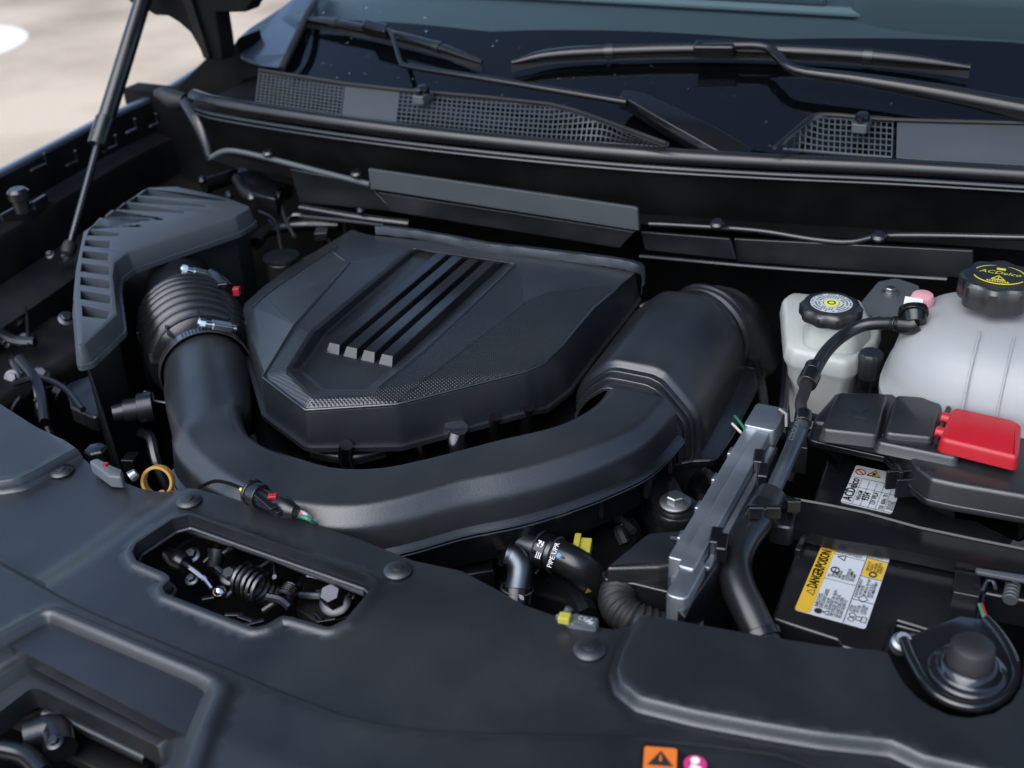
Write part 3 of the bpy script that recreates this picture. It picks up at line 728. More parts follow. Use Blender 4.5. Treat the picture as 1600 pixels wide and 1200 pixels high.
def dsec(I, O, zt=.05, foot=-.040):
    u = (O - I); W = u.length; u.normalize(); Z = V3((0, 0, 1))
    pr = [(-.006, foot - .01), (-.005, -.012), (-.001, -.004), (.005, -.0005), (W*.3, .0), (W*.6, .0), (W - .004, -.0002), (W - .0015, -.0008), (W + .0005, -.0022), (W + .011, -.0135), (W + .0125, -.016), (W + .0135, -.020), (W + .016, foot)]
    pts = [I + u*a + Z*b for a, b in pr]; o = []
    return pts
def dring(I, O, **k): return resamp(dsec(I, O, **k), ND)
def cring(c, r, ax):
    up = (V3((0, 0, 1)) - ax*ax.z).normalized(); sx = ax.cross(up)      # sx towards the inner side
    if sx.x < 0: sx = -sx
    return [c + (sx*math.cos(t_) + up*math.sin(t_))*r for t_ in [math.radians(-75 + 330*k/(ND - 1)) for k in range(ND)]]
rings = [dring(A(*i_, .05), A(*o_, .05)) for i_, o_ in ST]
c0 = cring(V3((-.872, .870, .001)), .0475, axd); c1 = cring(V3((-.850, .847, .001)), .0475, axd); c2 = cring(V3((-.824, .818, .0015)), .0475, axd)
c3 = [p.lerp(q, .45) for p, q in zip(cring(V3((-.785, .778, .002)), .0475, V3((.6, -.8, 0))), rings[0])]
keys = [c0, c1, c2, c3] + rings
full = []
cols = [spline([kk[i] for kk in keys], 5) for i in range(ND)]
full = [[c[i] for c in cols] for i in range(len(cols[0]))]
bm = nb(); loft(bm, full, False, False); mk('upper_shell', bm, 'cover_plastic', dt, smooth=55)
# lower shell with seam flange
lowk = []
for r_ in rings:
    a_, b_ = r_[0], r_[-1]; u = (b_ - a_); W = u.length; u.normalize(); u.z = 0
    pr = [(-.004, -.002), (-.010, -.003), (-.010, -.006), (0, -.008), (.004, -.05), (W - .01, -.05), (W - .004, -.010), (W + .006, -.008), (W + .006, -.004), (W + .004, -.002), (W - .002, .001)]
    lowk.append([V3((a_.x, a_.y, b_.z)) + u*x_ + V3((0, 0, z_)) for x_, z_ in pr])
cols = [spline([kk[i] for kk in lowk], 5) for i in range(11)]
bm = nb(); loft(bm, [[c[i] for c in cols] for i in range(len(cols[0]))], False, False); mk('lower_shell', bm, 'satin', dt, smooth=35)
for kk_, (du, dzz) in (('seam_bead', (.0068, -.004)), ('seam_bead', (.0068, -.0075))):
    pl = []
    for r_ in rings:
        b_ = r_[-1]; u = (r_[-1] - r_[0]); u.z = 0; u.normalize(); pl.append(b_ + u*du + V3((0, 0, dzz)))
    bm = nb(); tube(bm, pl, .0009, 6, 6); mk(kk_, bm, 'seam', dt)
for px, py in ((640, 838), (740, 822), (850, 800), (940, 772), (1010, 742), (1048, 704)):
    c = A(px, py, .0); bm = nb(); box(bm, c + V3((0, .004, -.012)), .005, .012, .03); mk('seam_clip', bm, 'satin', dt, bevel=.001)

# resonator at the duct's end
rt = thing('resonator', (-.37, 1.05, -.05), 'rounded black resonator box at the end of the intake duct right of the engine cover', 'resonator')
prof = [V3((x, 0, z)) for x, z in ((-.448, -.03), (-.447, .000), (-.443, .016), (-.432, .034), (-.412, .053), (-.403, .0585), (-.393, .060), (-.374, .0602), (-.357, .060), (-.348, .0575), (-.340, .053), (-.315, .027), (-.308, .017), (-.304, .005), (-.301, -.03))]
prof = spline(prof, 3); pc = V3((-.373, 0, -.012))
def rs(y, s_): return [V3((pc.x + (p.x - pc.x)*s_ - (y - .967)*.05, y, pc.z + (p.z - pc.z)*s_ - (y - .967)*.02)) for p in prof]
bm = nb(); loft(bm, [rs(1.165, .80), rs(1.158, .9), rs(1.146, .97), rs(1.13, 1.), rs(1.05, 1.), rs(.976, 1.), rs(.970, .99), rs(.966, .965), rs(.965, .93), rs(.963, .90)], False, False)
mk('shell', bm, 'cover_plastic', rt, smooth=50)
for y0, y1, s0, s1 in ((.966, .954, .90, .865), (.956, .944, .86, .815), (.946, .930, .81, .77)):
    bm = nb(); loft(bm, [rs(y0, s0), rs(y1 + .002, s0*.995), rs(y1, s0*.985), rs(y1, s1)], False, False); mk('step_ring', bm, 'cover_plastic', rt, smooth=40)
    bm = nb(); tube(bm, rs(y1 + .001, s0*.992)[4:-4], .0011, 8, 1); mk('step_bead', bm, 'ridge', rt, smooth=80)
bm = nb(); fo = [V3((x, y, -.028)) for x, y in ((-.455, .945), (-.400, .93), (-.33, .925), (-.305, .945), (-.285, .955), (-.283, 1.0), (-.288, 1.15), (-.465, 1.15))]
slab(bm, fillet(fo, .01), .008, .002); mk('flange', bm, 'satin', rt)
bm = nb(); fb_ = fillet(offset(ccw(fo), .0005), .01); tube(bm, [p + V3((0, 0, -.001)) for p in fb_] + [fb_[0] + V3((0, 0, -.001))], .0009, 6, 1); mk('flange_bead', bm, 'seam', rt)
bm = nb(); slab(bm, fillet(offset(ccw(dz(fo, -.008)), -.006), .01), .08, .002); mk('lower_shell', bm, 'satin', rt)
et = thing('throttle_elbow', (-.37, 1.18, 0), 'dark rubber elbow behind the resonator box', 'hose')
bm = nb(); tube(bm, [V3((-.378, 1.13, -.008)), V3((-.372, 1.165, -.005)), V3((-.352, 1.195, -.015)), V3((-.33, 1.21, -.06))], [.054, .056, .053, .050], 36, 5); mk('tube', bm, 'rubber_gloss', et)
for y, r in ((1.168, .059), (1.180, .0585)):
    bm = nb(); lathe(bm, [(r - .004, -.004), (r, -.002), (r, .002), (r - .004, .004)], V3((-.368, y, -.006)), (.25, 1, 0), 40, caps=False); mk('bead', bm, 'rubber_gloss', et)
bm = nb(); lathe(bm, [(.002, 0), (.005, .0), (.005, .03), (.003, .032)], A(1000, 482, .02), (1, .9, .3), 10); mk('spigot', bm, 'zinc', label='small shiny metal spigot between engine cover and resonator', cat='spigot')
# ------------------------------------------------------------------ brake fluid reservoir
bt = thing('brake_fluid_reservoir', A(1290, 540, -.02), 'small milky white brake fluid reservoir with black cap', 'reservoir')
bm = nb(); q = fillet(pix(((1222, 466), (1236, 455), (1345, 466), (1378, 506), (1370, 530), (1338, 560), (1322, 566), (1240, 546), (1228, 536)), .045), .012)
q = ccw(q); loft(bm, [dz(offset(q, -.012), -.10), dz(offset(q, -.004), -.03), dz(q, -.022), dz(offset(q, .0015), -.018), dz(q, -.006), dz(offset(q, -.0015), -.002), dz(offset(q, -.004), 0)]); mk('lower_tank', bm, 'white_plastic', bt, smooth=50)
bm = nb(); q = fillet(pix(((1262, 500), (1300, 496), (1346, 502), (1356, 520), (1330, 548), (1262, 534)), .05), .015); slab(bm, dz(q, .022), .035, .008, .006); mk('filler_neck', bm, 'white_plastic', bt, smooth=50)
cc = A(1297, 494, .075); bm = nb()
sc = lambda t_, r, h: 1 + (.035*math.cos(10*t_) if r > .026 else 0)
lathe(bm, [(.030, 0), (.0315, .002), (.0315, .011), (.0285, .0145), (.024, .0155), (.022, .0148), (.002, .0148)], cc, (0, 0, 1), 80, sc); mk('cap', bm, 'plastic', bt, smooth=40)
ct = cc + V3((0, 0, .0152))
bm = nb(); lathe(bm, [(.0085, 0), (.0085, .0004), (.0215, .0004), (.0215, 0)], ct, n=48, caps=False); cl = mk('cap_label', bm, 'label_white', bt)
bm = nb()
for rr_, n_ in ((.0195, 46), (.0160, 38), (.0125, 30)):
    for k in range(n_):
        if random.random() < .22: continue
        t_ = 2*math.pi*k/n_; d = V3((math.cos(t_), math.sin(t_), 0)); box(bm, ct + d*rr_ + V3((0, 0, .0006)), .0018, .0012, .0003, X=d, Y=V3((-d.y, d.x, 0)), Z=V3((0, 0, 1)))
mk('lettering', bm, 'ink', cl, smooth=None)
bm = nb(); lathe(bm, [(.0078, 0), (.0078, .0006)], ct, n=32); yc = mk('centre_disc', bm, 'yellow_green', bt)
bm = nb(); lathe(bm, [(.003, .0008), (.0045, .0008), (.0045, .001), (.003, .001), (.003, .0008)], ct, n=24, caps=False); mk('symbol', bm, 'ink', yc)
# bracket behind
bk = thing('tank_bracket', A(1400, 460, .05), 'grey metal bracket with bolt between the two white reservoirs', 'bracket')
bm = nb(); slab(bm, fillet(pix(((1347, 470), (1372, 440), (1400, 434), (1436, 446), (1440, 470), (1420, 500), (1366, 500)), .06), .008), .004, .001); mk('plate', bm, 'grey_plastic', bk)
bm = nb(); hexbolt(bm, A(1391, 458, .06), (0, 0, 1), .006); mk('bolt', bm, 'zinc', bk)

# ------------------------------------------------------------------ coolant expansion tank
tk = thing('coolant_tank', (0, 1.09, -.1), 'large translucent white coolant expansion tank with ribbed barrel body', 'coolant tank')
def sup(cx, cy, a, b, z, n=56, ex=3.2):
    o = []
    for k in range(n):
        t_ = 2*math.pi*k/n; c, s_ = math.cos(t_), math.sin(t_)
        o.append(V3((cx + a*math.copysign(abs(c)**(2/ex), c), cy + b*math.copysign(abs(s_)**(2/ex), s_), z)))
    return o
TX, TY = .012, 1.085
rings = [sup(TX, TY, .15, .095, -.14), sup(TX, TY, .155, .10, .0), sup(TX, TY, .157, .101, .036), sup(TX, TY, .162, .106, .039), sup(TX, TY, .162, .106, .046), sup(TX, TY, .157, .101, .049)]
for k in range(1, 9):
    t_ = k/8*math.pi/2*.97; rings.append(sup(TX, TY + .004*k/8, .157*(.45 + .55*math.cos(t_)**.6), .101*(.2 + .8*math.cos(t_)**.65), .05 + .070*math.sin(t_)))
bm = nb(); loft(bm, rings); mk('body', bm, 'tank_plastic', tk, smooth=60)
bm = nb(); loft(bm, [sup(TX, TY, .146, .091, -.135), sup(TX, TY, .152, .096, .0), sup(TX, TY, .152, .096, .028)]); mk('coolant', bm, 'coolant', tk, smooth=40)
for xo in (-.075, -.045, -.015, .015, .045, .075):
    bm = nb(); pr = []
    for k in range(11):
        t_ = k/10*math.pi/2*.9; pr.append(V3((TX + xo, TY + .004*t_/1.4 - .1012*(.2 + .8*math.cos(t_)**.65), .05 + .0702*math.sin(t_))))
    tube(bm, pr, .0012, 6, 2); mk('rib', bm, 'tank_plastic', tk)
pn = A(1440, 474, .11); bm = nb(); lathe(bm, [(.0125, -.02), (.012, .005), (.010, .010), (.006, .012)], pn, (0, -.1, 1), 24); mk('vent_dome', bm, 'pink', tk)
bm = nb(); lathe(bm, [(.026, 0), (.026, .04)], A(1556, 470, .115) - V3((0, 0, .01)), n=30); mk('filler_neck', bm, 'tank_plastic', tk)
kc = A(1556, 462, .135); bm = nb()
sc = lambda t_, r, h: 1 + (.06*math.cos(8*t_) if r > .030 else 0)
lathe(bm, [(.0325, -.004), (.034, -.002), (.034, .018), (.031, .0215), (.027, .022), (.002, .022)], kc, (0, -.05, 1), 96, sc); cp = mk('cap', bm, 'plastic', tk, smooth=40)
kt = kc + V3((0, -.0011, .0222))
bm = nb(); pts = [kt + V3((.0235*math.cos(2*math.pi*k/48), .0205*math.sin(2*math.pi*k/48), .0004)) for k in range(49)]
tube(bm, pts[3:22], .0005, 4, 1); tube(bm, pts[27:46], .0005, 4, 1)
text(bm, 'ACDelco', kt + V3((0, .001, 0)), (1, 0, 0), (.25, 1, 0), .0098, 'CENTER', .0006)
tube(bm, [kt + V3(p) for p in ((-.006, -.0115, .0006), (.006, -.0115, .0006), (0, -.003, .0006), (-.006, -.0115, .0006))], .0005, 4, 1)
box(bm, kt + V3((0, -.0075, .0006)), .001, .004, .0004); box(bm, kt + V3((0, .013, .0006)), .008, .004, .0003)
for k in range(9): box(bm, kt + V3((-.009 + .00225*k, -.0155, .0006)), .0014, .0028, .0003)
mk('lettering', bm, 'print_yellow', cp, smooth=None)

# ------------------------------------------------------------------ vent hose along the side
hs = thing('coolant_hose', A(1190, 900, -.05), 'slim black vent hose running from the coolant tank down beside the battery', 'hose')
hp = [(1415, 507, .108), (1390, 505, .104), (1350, 508, .097), (1318, 524, .09), (1292, 548, .088), (1272, 580, .085), (1258, 606, .08)]
bm = nb(); tube(bm, [A(*p) for p in hp], .0063, 14, 6); mk('upper_hose', bm, 'rubber_gloss', hs)
bm = nb(); tube(bm, [A(*p) for p in ((1264, 594, .083), (1256, 615, .08), (1251, 632, .078), (1256, 656, .074), (1251, 672, .070))], .0056, 12, 6); bh = mk('branded_hose', bm, 'rubber', hs)
bm = nb(); tube(bm, [A(1254, 660, .072), A(1238, 700, .062), A(1205, 774, .045), A(1198, 790, .042)], .0072, 14, 5); mk('pipe', bm, 'pipe_metal', hs)
lw = [(1206, 772, .045), (1188, 806, .038), (1160, 846, .030), (1148, 880, .024), (1153, 916, .018), (1170, 954, .010), (1190, 996, .0), (1200, 1015, -.004)]
bm = nb(); tube(bm, [A(*p) for p in lw], [.0132, .0138, .0142, .0142, .0142, .0142, .0138, .0132], 20, 8); mk('lower_hose', bm, 'rubber_gloss', hs)
for p, q, r, nm in (((1268, 584, .085), (1260, 600, .082), .0095, 'union'), ((1272, 572, .086), (1268, 582, .085), .0085, 'union'), ((1256, 646, .076), (1254, 662, .073), .0082, 'band'), ((1396, 505, .105), (1402, 506, .106), .0075, 'band'),
                    ((1372, 506, .100), (1378, 505, .101), .0072, 'band'), ((1207, 769, .046), (1200, 782, .043), .0095, 'band'), ((1196, 795, .041), (1186, 810, .038), .0165, 'clip'), ((1186, 990, .001), (1192, 1003, -.002), .0168, 'clip')):
    bm = nb(); tube(bm, [A(*p), A(*q)], r, 18, 1); mk(nm, bm, 'satin', hs, bevel=.0008)
for px, py, z in ((1181, 800, .055), (1208, 800, .05), (1240, 790, .04)):
    bm = nb(); box(bm, A(px, py, z), .012, .005, .012, .4); mk('clip_ear', bm, 'satin', hs, bevel=.001)
bm = nb(); tube(bm, [A(1408, 507, .107), A(1424, 508, .109), A(1432, 504, .112)], .0095, 16, 5); mk('elbow', bm, 'gloss_black', hs)
bm = nb(); tube(bm, [A(1430, 506, .111), A(1428, 480, .122)], [.0105, .0125], 16, 1); tube(bm, [A(1427, 492, .117), A(1427, 484, .120)], .0145, 16, 1); mk('quick_connector', bm, 'gloss_black', hs, bevel=.001)
bm = nb(); box(bm, A(1427, 476, .126), .018, .014, .006, 0, X=V3((1, 0, 0)), Y=V3((0, .5, .86)), Z=V3((0, -.86, .5))); mk('release_tab', bm, 'label_white', hs, bevel=.001)
bm = nb(); o_ = A(1249, 655, .082)
text(bm, 'COOLANT', A(1238, 690, .072), (A(1252, 655, .08) - A(1238, 690, .072)), V3((-1, 0, .3)), .006, 'LEFT', .001); mk('lettering', bm, 'ink_grey', hs, smooth=None)

# service valve
sv = thing('service_valve', A(1356, 590, -.02), 'tall black capped service valve between the reservoirs and the fuse box', 'valve')
c = A(1357, 588, .02); bm = nb(); sc = lambda t_, r, h: 1 + .03*math.cos(12*t_)
lathe(bm, [(.0115, 0), (.0125, .002), (.0125, .026), (.011, .029), (.003, .0292)], c, (0, 0, 1), 48, sc); mk('cap', bm, 'plastic', sv)
bm = nb(); lathe(bm, [(.010, -.06), (.010, -.03), (.012, -.028), (.012, -.024), (.0095, -.02), (.0095, -.01), (.012, -.008), (.012, 0)], c, (0, 0, 1), 24); mk('stem', bm, 'gloss_black', sv)
bm = nb(); tube(bm, [c + V3((.012, -.01, -.01)), c + V3((.03, -.006, -.018))], .004, 8, 1); mk('port', bm, 'gloss_black', sv)
bm = nb(); box(bm, c + V3((.02, -.02, -.028)), .018, .008, .012, .5); mk('tag', bm, 'white_plastic', sv, bevel=.001)

# ------------------------------------------------------------------ fuse box
fb = thing('fuse_box', A(1440, 740, .0), 'black fuse box with stepped lid above the battery', 'fuse box')
fo = pix(((1306, 612), (1395, 614), (1476, 621), (1500, 628), (1660, 655)), .05) + zset(pix(((1660, 822), (1490, 792), (1450, 783), (1425, 762), (1408, 737), (1386, 717), (1300, 698), (1264, 690)), .026), .05)
fo = ccw(fillet(fo, .008)); bm = nb(); slab(bm, fo, .02, .004, .002); mk('lid', bm, 'plastic', fb, smooth=50)
bm = nb(); slab(bm, dz(offset(fo, .005), -.019), .006, .0015); mk('lid_flange', bm, 'satin', fb, smooth=50)
bm = nb(); slab(bm, dz(offset(fo, -.03), -.025), .025, .001, -.004); mk('base', bm, 'dark', fb, smooth=50)
for nm, q, h in (('raised_panel', ((1309, 612), (1388, 614), (1372, 680), (1282, 670)), .010), ('raised_panel', ((1400, 616), (1474, 622), (1459, 684), (1382, 676)), .014), ('raised_step', ((1374, 680), (1482, 694), (1500, 706), (1496, 716), (1370, 690)), .008)):
    bm = nb(); slab(bm, dz(fillet(pix(q, .05 + h), .006), 0), h + .002, .003, .003); pn_ = mk(nm, bm, 'plastic', fb, smooth=50)
    if q[0][0] == 1309:
        bm = nb(); o_ = A(1325, 652, .05 + h)
        for k, (x, y, r) in enumerate(((0, 0, .6), (.004, .012, -.6), (.010, .004, .2), (.012, .016, 1.1), (.002, .022, .3))): box(bm, o_ + V3((x, y, .0003)), .011, .0012, .0008, r)
        mk('embossed_mark', bm, 'plastic', pn_, smooth=None)
rc = thing('terminal_cover', A(1530, 670, .05), 'bright red plastic positive terminal cover hinged on the fuse box', 'cover')
bm = nb(); q = fillet(pix(((1489, 634), (1580, 654), (1597, 662), (1593, 706), (1590, 714), (1468, 684)), .072), .007); slab(bm, q, .014, .004, .001); mk('flap', bm, 'red', rc, smooth=50)
for px, py in ((1477, 654), (1468, 676)):
    bm = nb(); tube(bm, [A(px - 6, py - 2, .066), A(px + 12, py + 3, .066)], .0055, 12, 1); mk('hinge', bm, 'red', rc, bevel=.001)
bm = nb(); tube(bm, [A(1482, 638, .064), A(1462, 690, .064)], .0025, 8, 1); mk('hinge_pin', bm, 'gloss_black', rc)
bm = nb(); box(bm, A(1410, 748, .03), .03, .004, .02, .5); box(bm, A(1420, 762, .026), .024, .003, .02, .5); box(bm, A(1402, 742, .034), .004, .02, .02, .5); mk('latch', bm, 'satin', fb, bevel=.001)
bm = nb(); text(bm, 'D <', A(1436, 734, .05), (1, .05, 0), (-.05, 1, 0), .008, 'LEFT', .0003); mk('embossed_mark', bm, 'satin', fb, smooth=None)

# ------------------------------------------------------------------ battery
ba = thing('battery', (-.07, .87, -.19), 'black car battery with white and yellow stickers', 'battery')
bo = pix(((1206, 966), (1308, 999), (1316, 1010), (1379, 1029), (1397, 976), (1516, 1008), (1548, 900)), 0)
bo = bo + [V3((.03, 1.04, 0)), V3((-.178, 1.02, 0))]
bm = nb(); slab(bm, ccw(fillet(bo, .003, 2)), .19, .003, .001); mk('case', bm, 'gloss_black' if False else 'satin', ba, smooth=40)
bm = nb(); rl = pix(((1382, 1030), (1398, 974), (1402, 970), (1514, 1004), (1522, 1000), (1536, 930)), .002); tube(bm, rl, .0018, 6, 1); mk('top_rim', bm, 'satin', ba)
bm = nb(); box(bm, V3((-.02, .70, -.05)), .11, .05, .1); mk('terminal_well', bm, 'dark', ba, bevel=.002)
bm = nb(); q = pix(((1252, 836), (1262, 838), (1250, 860), (1242, 857)), .006); slab(bm, q, .01, .001); mk('grip', bm, 'satin', ba)
bm = nb(); lathe(bm, [(.0016, 0), (.0016, .001)], A(1407, 888, 0), n=12); mk('vent', bm, 'gloss_black', ba)
bm = nb(); box(bm, A(1510, 918, .004), .02, .03, .01, .1); mk('corner_block', bm, 'satin', ba, bevel=.001)
U, Vv = V3((0, 1, 0)), V3((-1, 0, 0))
def label_rect(x0, x1, y0, y1, z, r=.003):
    return fillet([V3((x0, y0, z)), V3((x1, y0, z)), V3((x1, y1, z)), V3((x0, y1, z))], r)
LX0, LX1, LY0, LY1 = -.1465, -.0895, .7335, .862; z0 = .0006
ang = math.radians(-2.2)
def LT(s, x, y): return V3((x, y, 0))
bm = nb(); slab(bm, label_rect(LX0, LX1, LY0, LY1, z0), .0005, .0001); wl = mk('warning_label', bm, 'label_white', ba, smooth=None)
bm = nb(); slab(bm, label_rect(LX0, LX0 + .0125, LY0, LY1, z0 + .0004), .0003, .0001); mk('yellow_band', bm, 'label_yellow', wl, smooth=None)
bm = nb(); slab(bm, label_rect(LX1 - .017, LX1 - .0004, LY0 + .064, LY0 + .088, z0 + .0004, .0005), .0003, .0001); mk('yellow_box', bm, 'label_yellow', wl, smooth=None)
bm = nb(); zt_ = z0 + .0005
def T(s, x, y, size, squash=.8): text(bm, s, V3((LX0 + x, LY0 + y, zt_)), U, Vv, size*1.2, 'LEFT', .0003, squash*.92, .012)
def bar(x, y, sx, sy): box(bm, V3((LX0 + x, LY0 + y, zt_ + .0002)), sx, sy, .0002)
T('DANGER/POISON', .0098, .031, .0098, .62); T('DANGER/POISON', .0099, .0312, .0098, .62); T('DANGER/POISON', .0100, .0314, .0098, .62)
tri = lambda x, y, s: tube(bm, [V3((LX0 + x, LY0 + y, zt_ + .0003)), V3((LX0 + x, LY0 + y + s, zt_ + .0003)), V3((LX0 + x - s*.9, LY0 + y + s*.5, zt_ + .0003)), V3((LX0 + x, LY0 + y, zt_ + .0003))], .0004, 4, 1)
tri(.0094, .0225, .007)
L1 = [(.0165, 'SHIELD EYES.', .0036), (.0202, 'EXPLOSIVE GASES', .0036), (.0236, 'CAN CAUSE', .0030), (.0266, 'BLINDNESS OR INJURY.', .0030), (.0302, 'PROTEGEZ LES YEUX.', .0034), (.0337, 'LES GAZ EXPLOSIFS', .0034), (.0366, 'PEUVENT BLESSER OU', .0028)]
for x, s, sz in L1: T(s, x, .010 if x < .028 else .0035, sz, .78)
for x, s in ((.0165, 'NO'), (.0195, '- SPARKS'), (.0222, '- FLAMES'), (.0249, '- SMOKING'), (.028, 'EVITER'), (.0308, '- LES ETINCELLES'), (.0334, '- LES FLAMMES'), (.036, '- DE FUMER')): T(s, x, .051, .0028, .72)
for x, s, sz in ((.0165, 'SULFURIC', .0036), (.020, 'ACID CAN', .0034), (.0232, 'CAUSE BLINDNESS', .0028), (.026, 'OR SEVERE BURNS.', .0028), (.0292, "L'ACIDE SULFURIQUE", .0032), (.0322, 'PEUT CAUSER LA CECITE', .0028), (.035, 'OU DES BRULURES GRAVES', .0028)): T(s, x, .085, sz, .72)
for x, s in ((.0425, 'FLUSH EYES IMMEDIATELY'), (.0455, 'WITH WATER'), (.0485, 'GET MEDICAL HELP FAST'), (.0518, 'RINCEZ LES YEUX A'), (.0545, "L'EAU IMMEDIATEMENT")): T(s, x, .0375 if x > .043 else .034, .0027, .70)
for x, s in ((.0425, 'BATTERY'), (.0452, 'MUST BE'), (.0479, 'RECYCLED'), (.0512, 'LA BATTERIE'), (.0538, 'DOIT ETRE')): T(s, x, .0155, .0026, .7)
for x, s in ((.0440, 'KEEP OUT OF'), (.0468, 'THE REACH'), (.0496, 'OF CHILDREN'), (.0524, 'TENIR HORS DE'), (.0548, 'LA PORTEE')): T(s, x, .071, .0026, .7)
for x, s in ((.0430, 'DO NOT'), (.046, 'TIP'), (.049, 'KEEP VENT'), (.052, 'CAPS TIGHT')): T(s, x, .0905, .0028, .7)
bar(.0392, .064, .0005, .128)
for k in range(13): bar(.0135 + .002*k, .048, .0012, .0004); bar(.0135 + .002*k, .083, .0012, .0004)
bar(.0485, .031, .018, .0004); bar(.0485, .0625, .018, .0004); bar(.0485, .0885, .018, .0004)
def ringm(x, y, r, w_=.0005): tube(bm, [V3((LX0 + x + r*math.cos(k*math.pi/10), LY0 + y + r*math.sin(k*math.pi/10), zt_ + .0003)) for k in range(21)], w_, 4, 1)
lathe(bm, [(.0032, 0), (.0032, .0002)], V3((LX0 + .018, LY0 + .0055, zt_ + .0002)), n=20)
ringm(.0185, .0615, .0034); bar(.0185, .0615, .0008, .006); tri(.0262, .003, .0055); tri(.0225, .0765, .007); ringm(.0485, .0675, .0028, .0007)
tube(bm, [V3((LX0 + .0475 + a_, LY0 + .034 + b_, zt_ + .0003)) for a_, b_ in ((-.004, 0), (0, .0045), (.004, 0), (0, -.0045), (-.004, 0))], .0003, 4, 1)
for cx, cy in ((.044, .006), (.044, .0115), (.0495, .009)):
    tube(bm, [V3((LX0 + cx + .0026*math.cos(k*math.pi/3), LY0 + cy + .0026*math.sin(k*math.pi/3), zt_ + .0003)) for k in range(7)], .0003, 4, 1)
tube(bm, [V3((LX0 + .0535 + .0028*math.cos(k*math.pi/2 + .78), LY0 + .009 + .0045*math.sin(k*math.pi/2 + .78), zt_ + .0003)) for k in range(5)], .0003, 4, 1)
mk('lettering', bm, 'ink', wl, smooth=None)
# type label
TX0, TX1, TY0, TY1 = -.1465, -.1005, .893, .958
bm = nb(); slab(bm, label_rect(TX0, TX1, TY0, TY1, z0), .0005, .0001); tl_ = mk('type_label', bm, 'label_white', ba, smooth=None)
bm = nb(); LX0, LY0 = TX0, TY0
T('ACDelco', .0085, .004, .0098, .92); T('ACDelco', .0086, .0042, .0098, .92); T('94RAGM', .0155, .008, .0048); T('9354', .0225, .010, .0075); T('9354', .0226, .0101, .0075); T('12V VRLA', .029, .006, .0055); T('730  80Ah  70', .0375, .002, .0048)
for k, s in enumerate(('SEALED BATTERY', 'NON-SPILLABLE', 'MADE IN KOREA')): T(s, .0415 + .0026*k*.8, .004, .0022)
for x in (.0102, .0175, .0245, .031, .0385): bar(x, .021, .00025, .042)
for y in (.0, .028, .0435): bar(.024, y + .0005, .044, .00025)
mk('lettering', bm, 'ink', tl_, smooth=None)
bm = nb(); LXs = TX0 + .0065
tube(bm, [V3((LXs + .0045*math.cos(k*math.pi/10), TY0 + .054 + .0045*math.sin(k*math.pi/10), zt_)) for k in range(21)], .0006, 4, 1); box(bm, V3((LXs, TY0 + .054, zt_)), .001, .008, .0004, .8); mk('prohibition_sign', bm, 'red_dot', tl_, smooth=None)
bm = nb(); prism(bm, [V3((TX0 + .019 + a_, TY0 + .051 + b_, zt_ - .0002)) for a_, b_ in ((-.006, 0), (.006, 0), (0, .0095))], (0, 0, .0004)); mk('warning_sign', bm, 'label_yellow', tl_, smooth=None)
bm = nb(); tube(bm, [V3((TX0 + .019 + a_, TY0 + .051 + b_, zt_ + .0003)) for a_, b_ in ((-.006, 0), (.006, 0), (0, .0095), (-.006, 0))], .0005, 4, 1); box(bm, V3((TX0 + .019, TY0 + .0545, zt_ + .0003)), .003, .004, .0002); ringm(.034, .054, .004, .0004); mk('symbol', bm, 'ink', tl_, smooth=None)

# hold-down bar
hb = thing('battery_strap', A(1400, 820, 0), 'glossy black steel strap lying across the battery', 'strap')
upx = [(1212, 776), (1300, 792), (1352, 803), (1435, 826), (1520, 844), (1640, 868)]; lox = [(1222, 822), (1303, 842), (1391, 856), (1450, 868), (1517, 882), (1650, 905)]
ur, lr = [A(x, y, .014) for x, y in upx], [A(x, y, .014) for x, y in lox]
bm = nb(); loft(bm, [[p + V3((0, .004, -.014)) for p in ur], [p + V3((0, .003, .0006)) for p in ur], [p + V3((0, .0012, .0018)) for p in ur], [p + V3((0, -.0005, .0006)) for p in ur], ur, lr, [p + V3((0, -.002, -.010)) for p in lr]][::1], False, False)
mk('bar', bm, 'gloss_black', hb, smooth=30, recalc=True)
bm = nb(); q = fillet(pix(((1524, 886), (1640, 904), (1650, 916), (1526, 893)), .017), .004); slab(bm, q, .003, .001); mk('slot_edge', bm, 'grey_plastic', hb)
bm = nb(); slab(bm, fillet(pix(((1198, 760), (1232, 772), (1246, 800), (1240, 826), (1200, 818)), .02), .006), .02, .003); mk('end_bracket', bm, 'satin', hb)
bm = nb(); tube(bm, pix(((1212, 795), (1222, 782), (1238, 782), (1242, 800)), .026), .003, 8, 4); mk('hook', bm, 'satin', hb)

# ------------------------------------------------------------------ control module with metal housing
cm = thing('control_module', A(1140, 800, 0), 'silver aluminium engine control module standing on edge beside the battery', 'control module')
zt = .05
def strip(bm, x0, x1, y0, y1, z, h, r=.002): slab(bm, fillet([V3((x0, y0, z)), V3((x1, y0, z)), V3((x1, y1, z)), V3((x0, y1, z))], r, 3), h, .0012)
bm = nb(); strip(bm, -.2445, -.2150, .905, .948, .054, .022, .004); mk('top_flange', bm, 'aluminium', cm, smooth=40)
bm = nb(); strip(bm, -.2440, -.2325, .700, .906, .049, .06); mk('outer_housing', bm, 'aluminium', cm, smooth=40)
bm = nb(); strip(bm, -.2320, -.2190, .690, .904, .0515, .06); mk('inner_housing', bm, 'aluminium', cm, smooth=40)
bm = nb(); strip(bm, -.2300, -.2130, .655, .705, .050, .05, .006); mk('end_housing', bm, 'aluminium', cm, smooth=40)
bm = nb(); strip(bm, -.2180, -.2120, .71, .90, .040, .04); mk('heat_fin', bm, 'aluminium', cm, smooth=40)
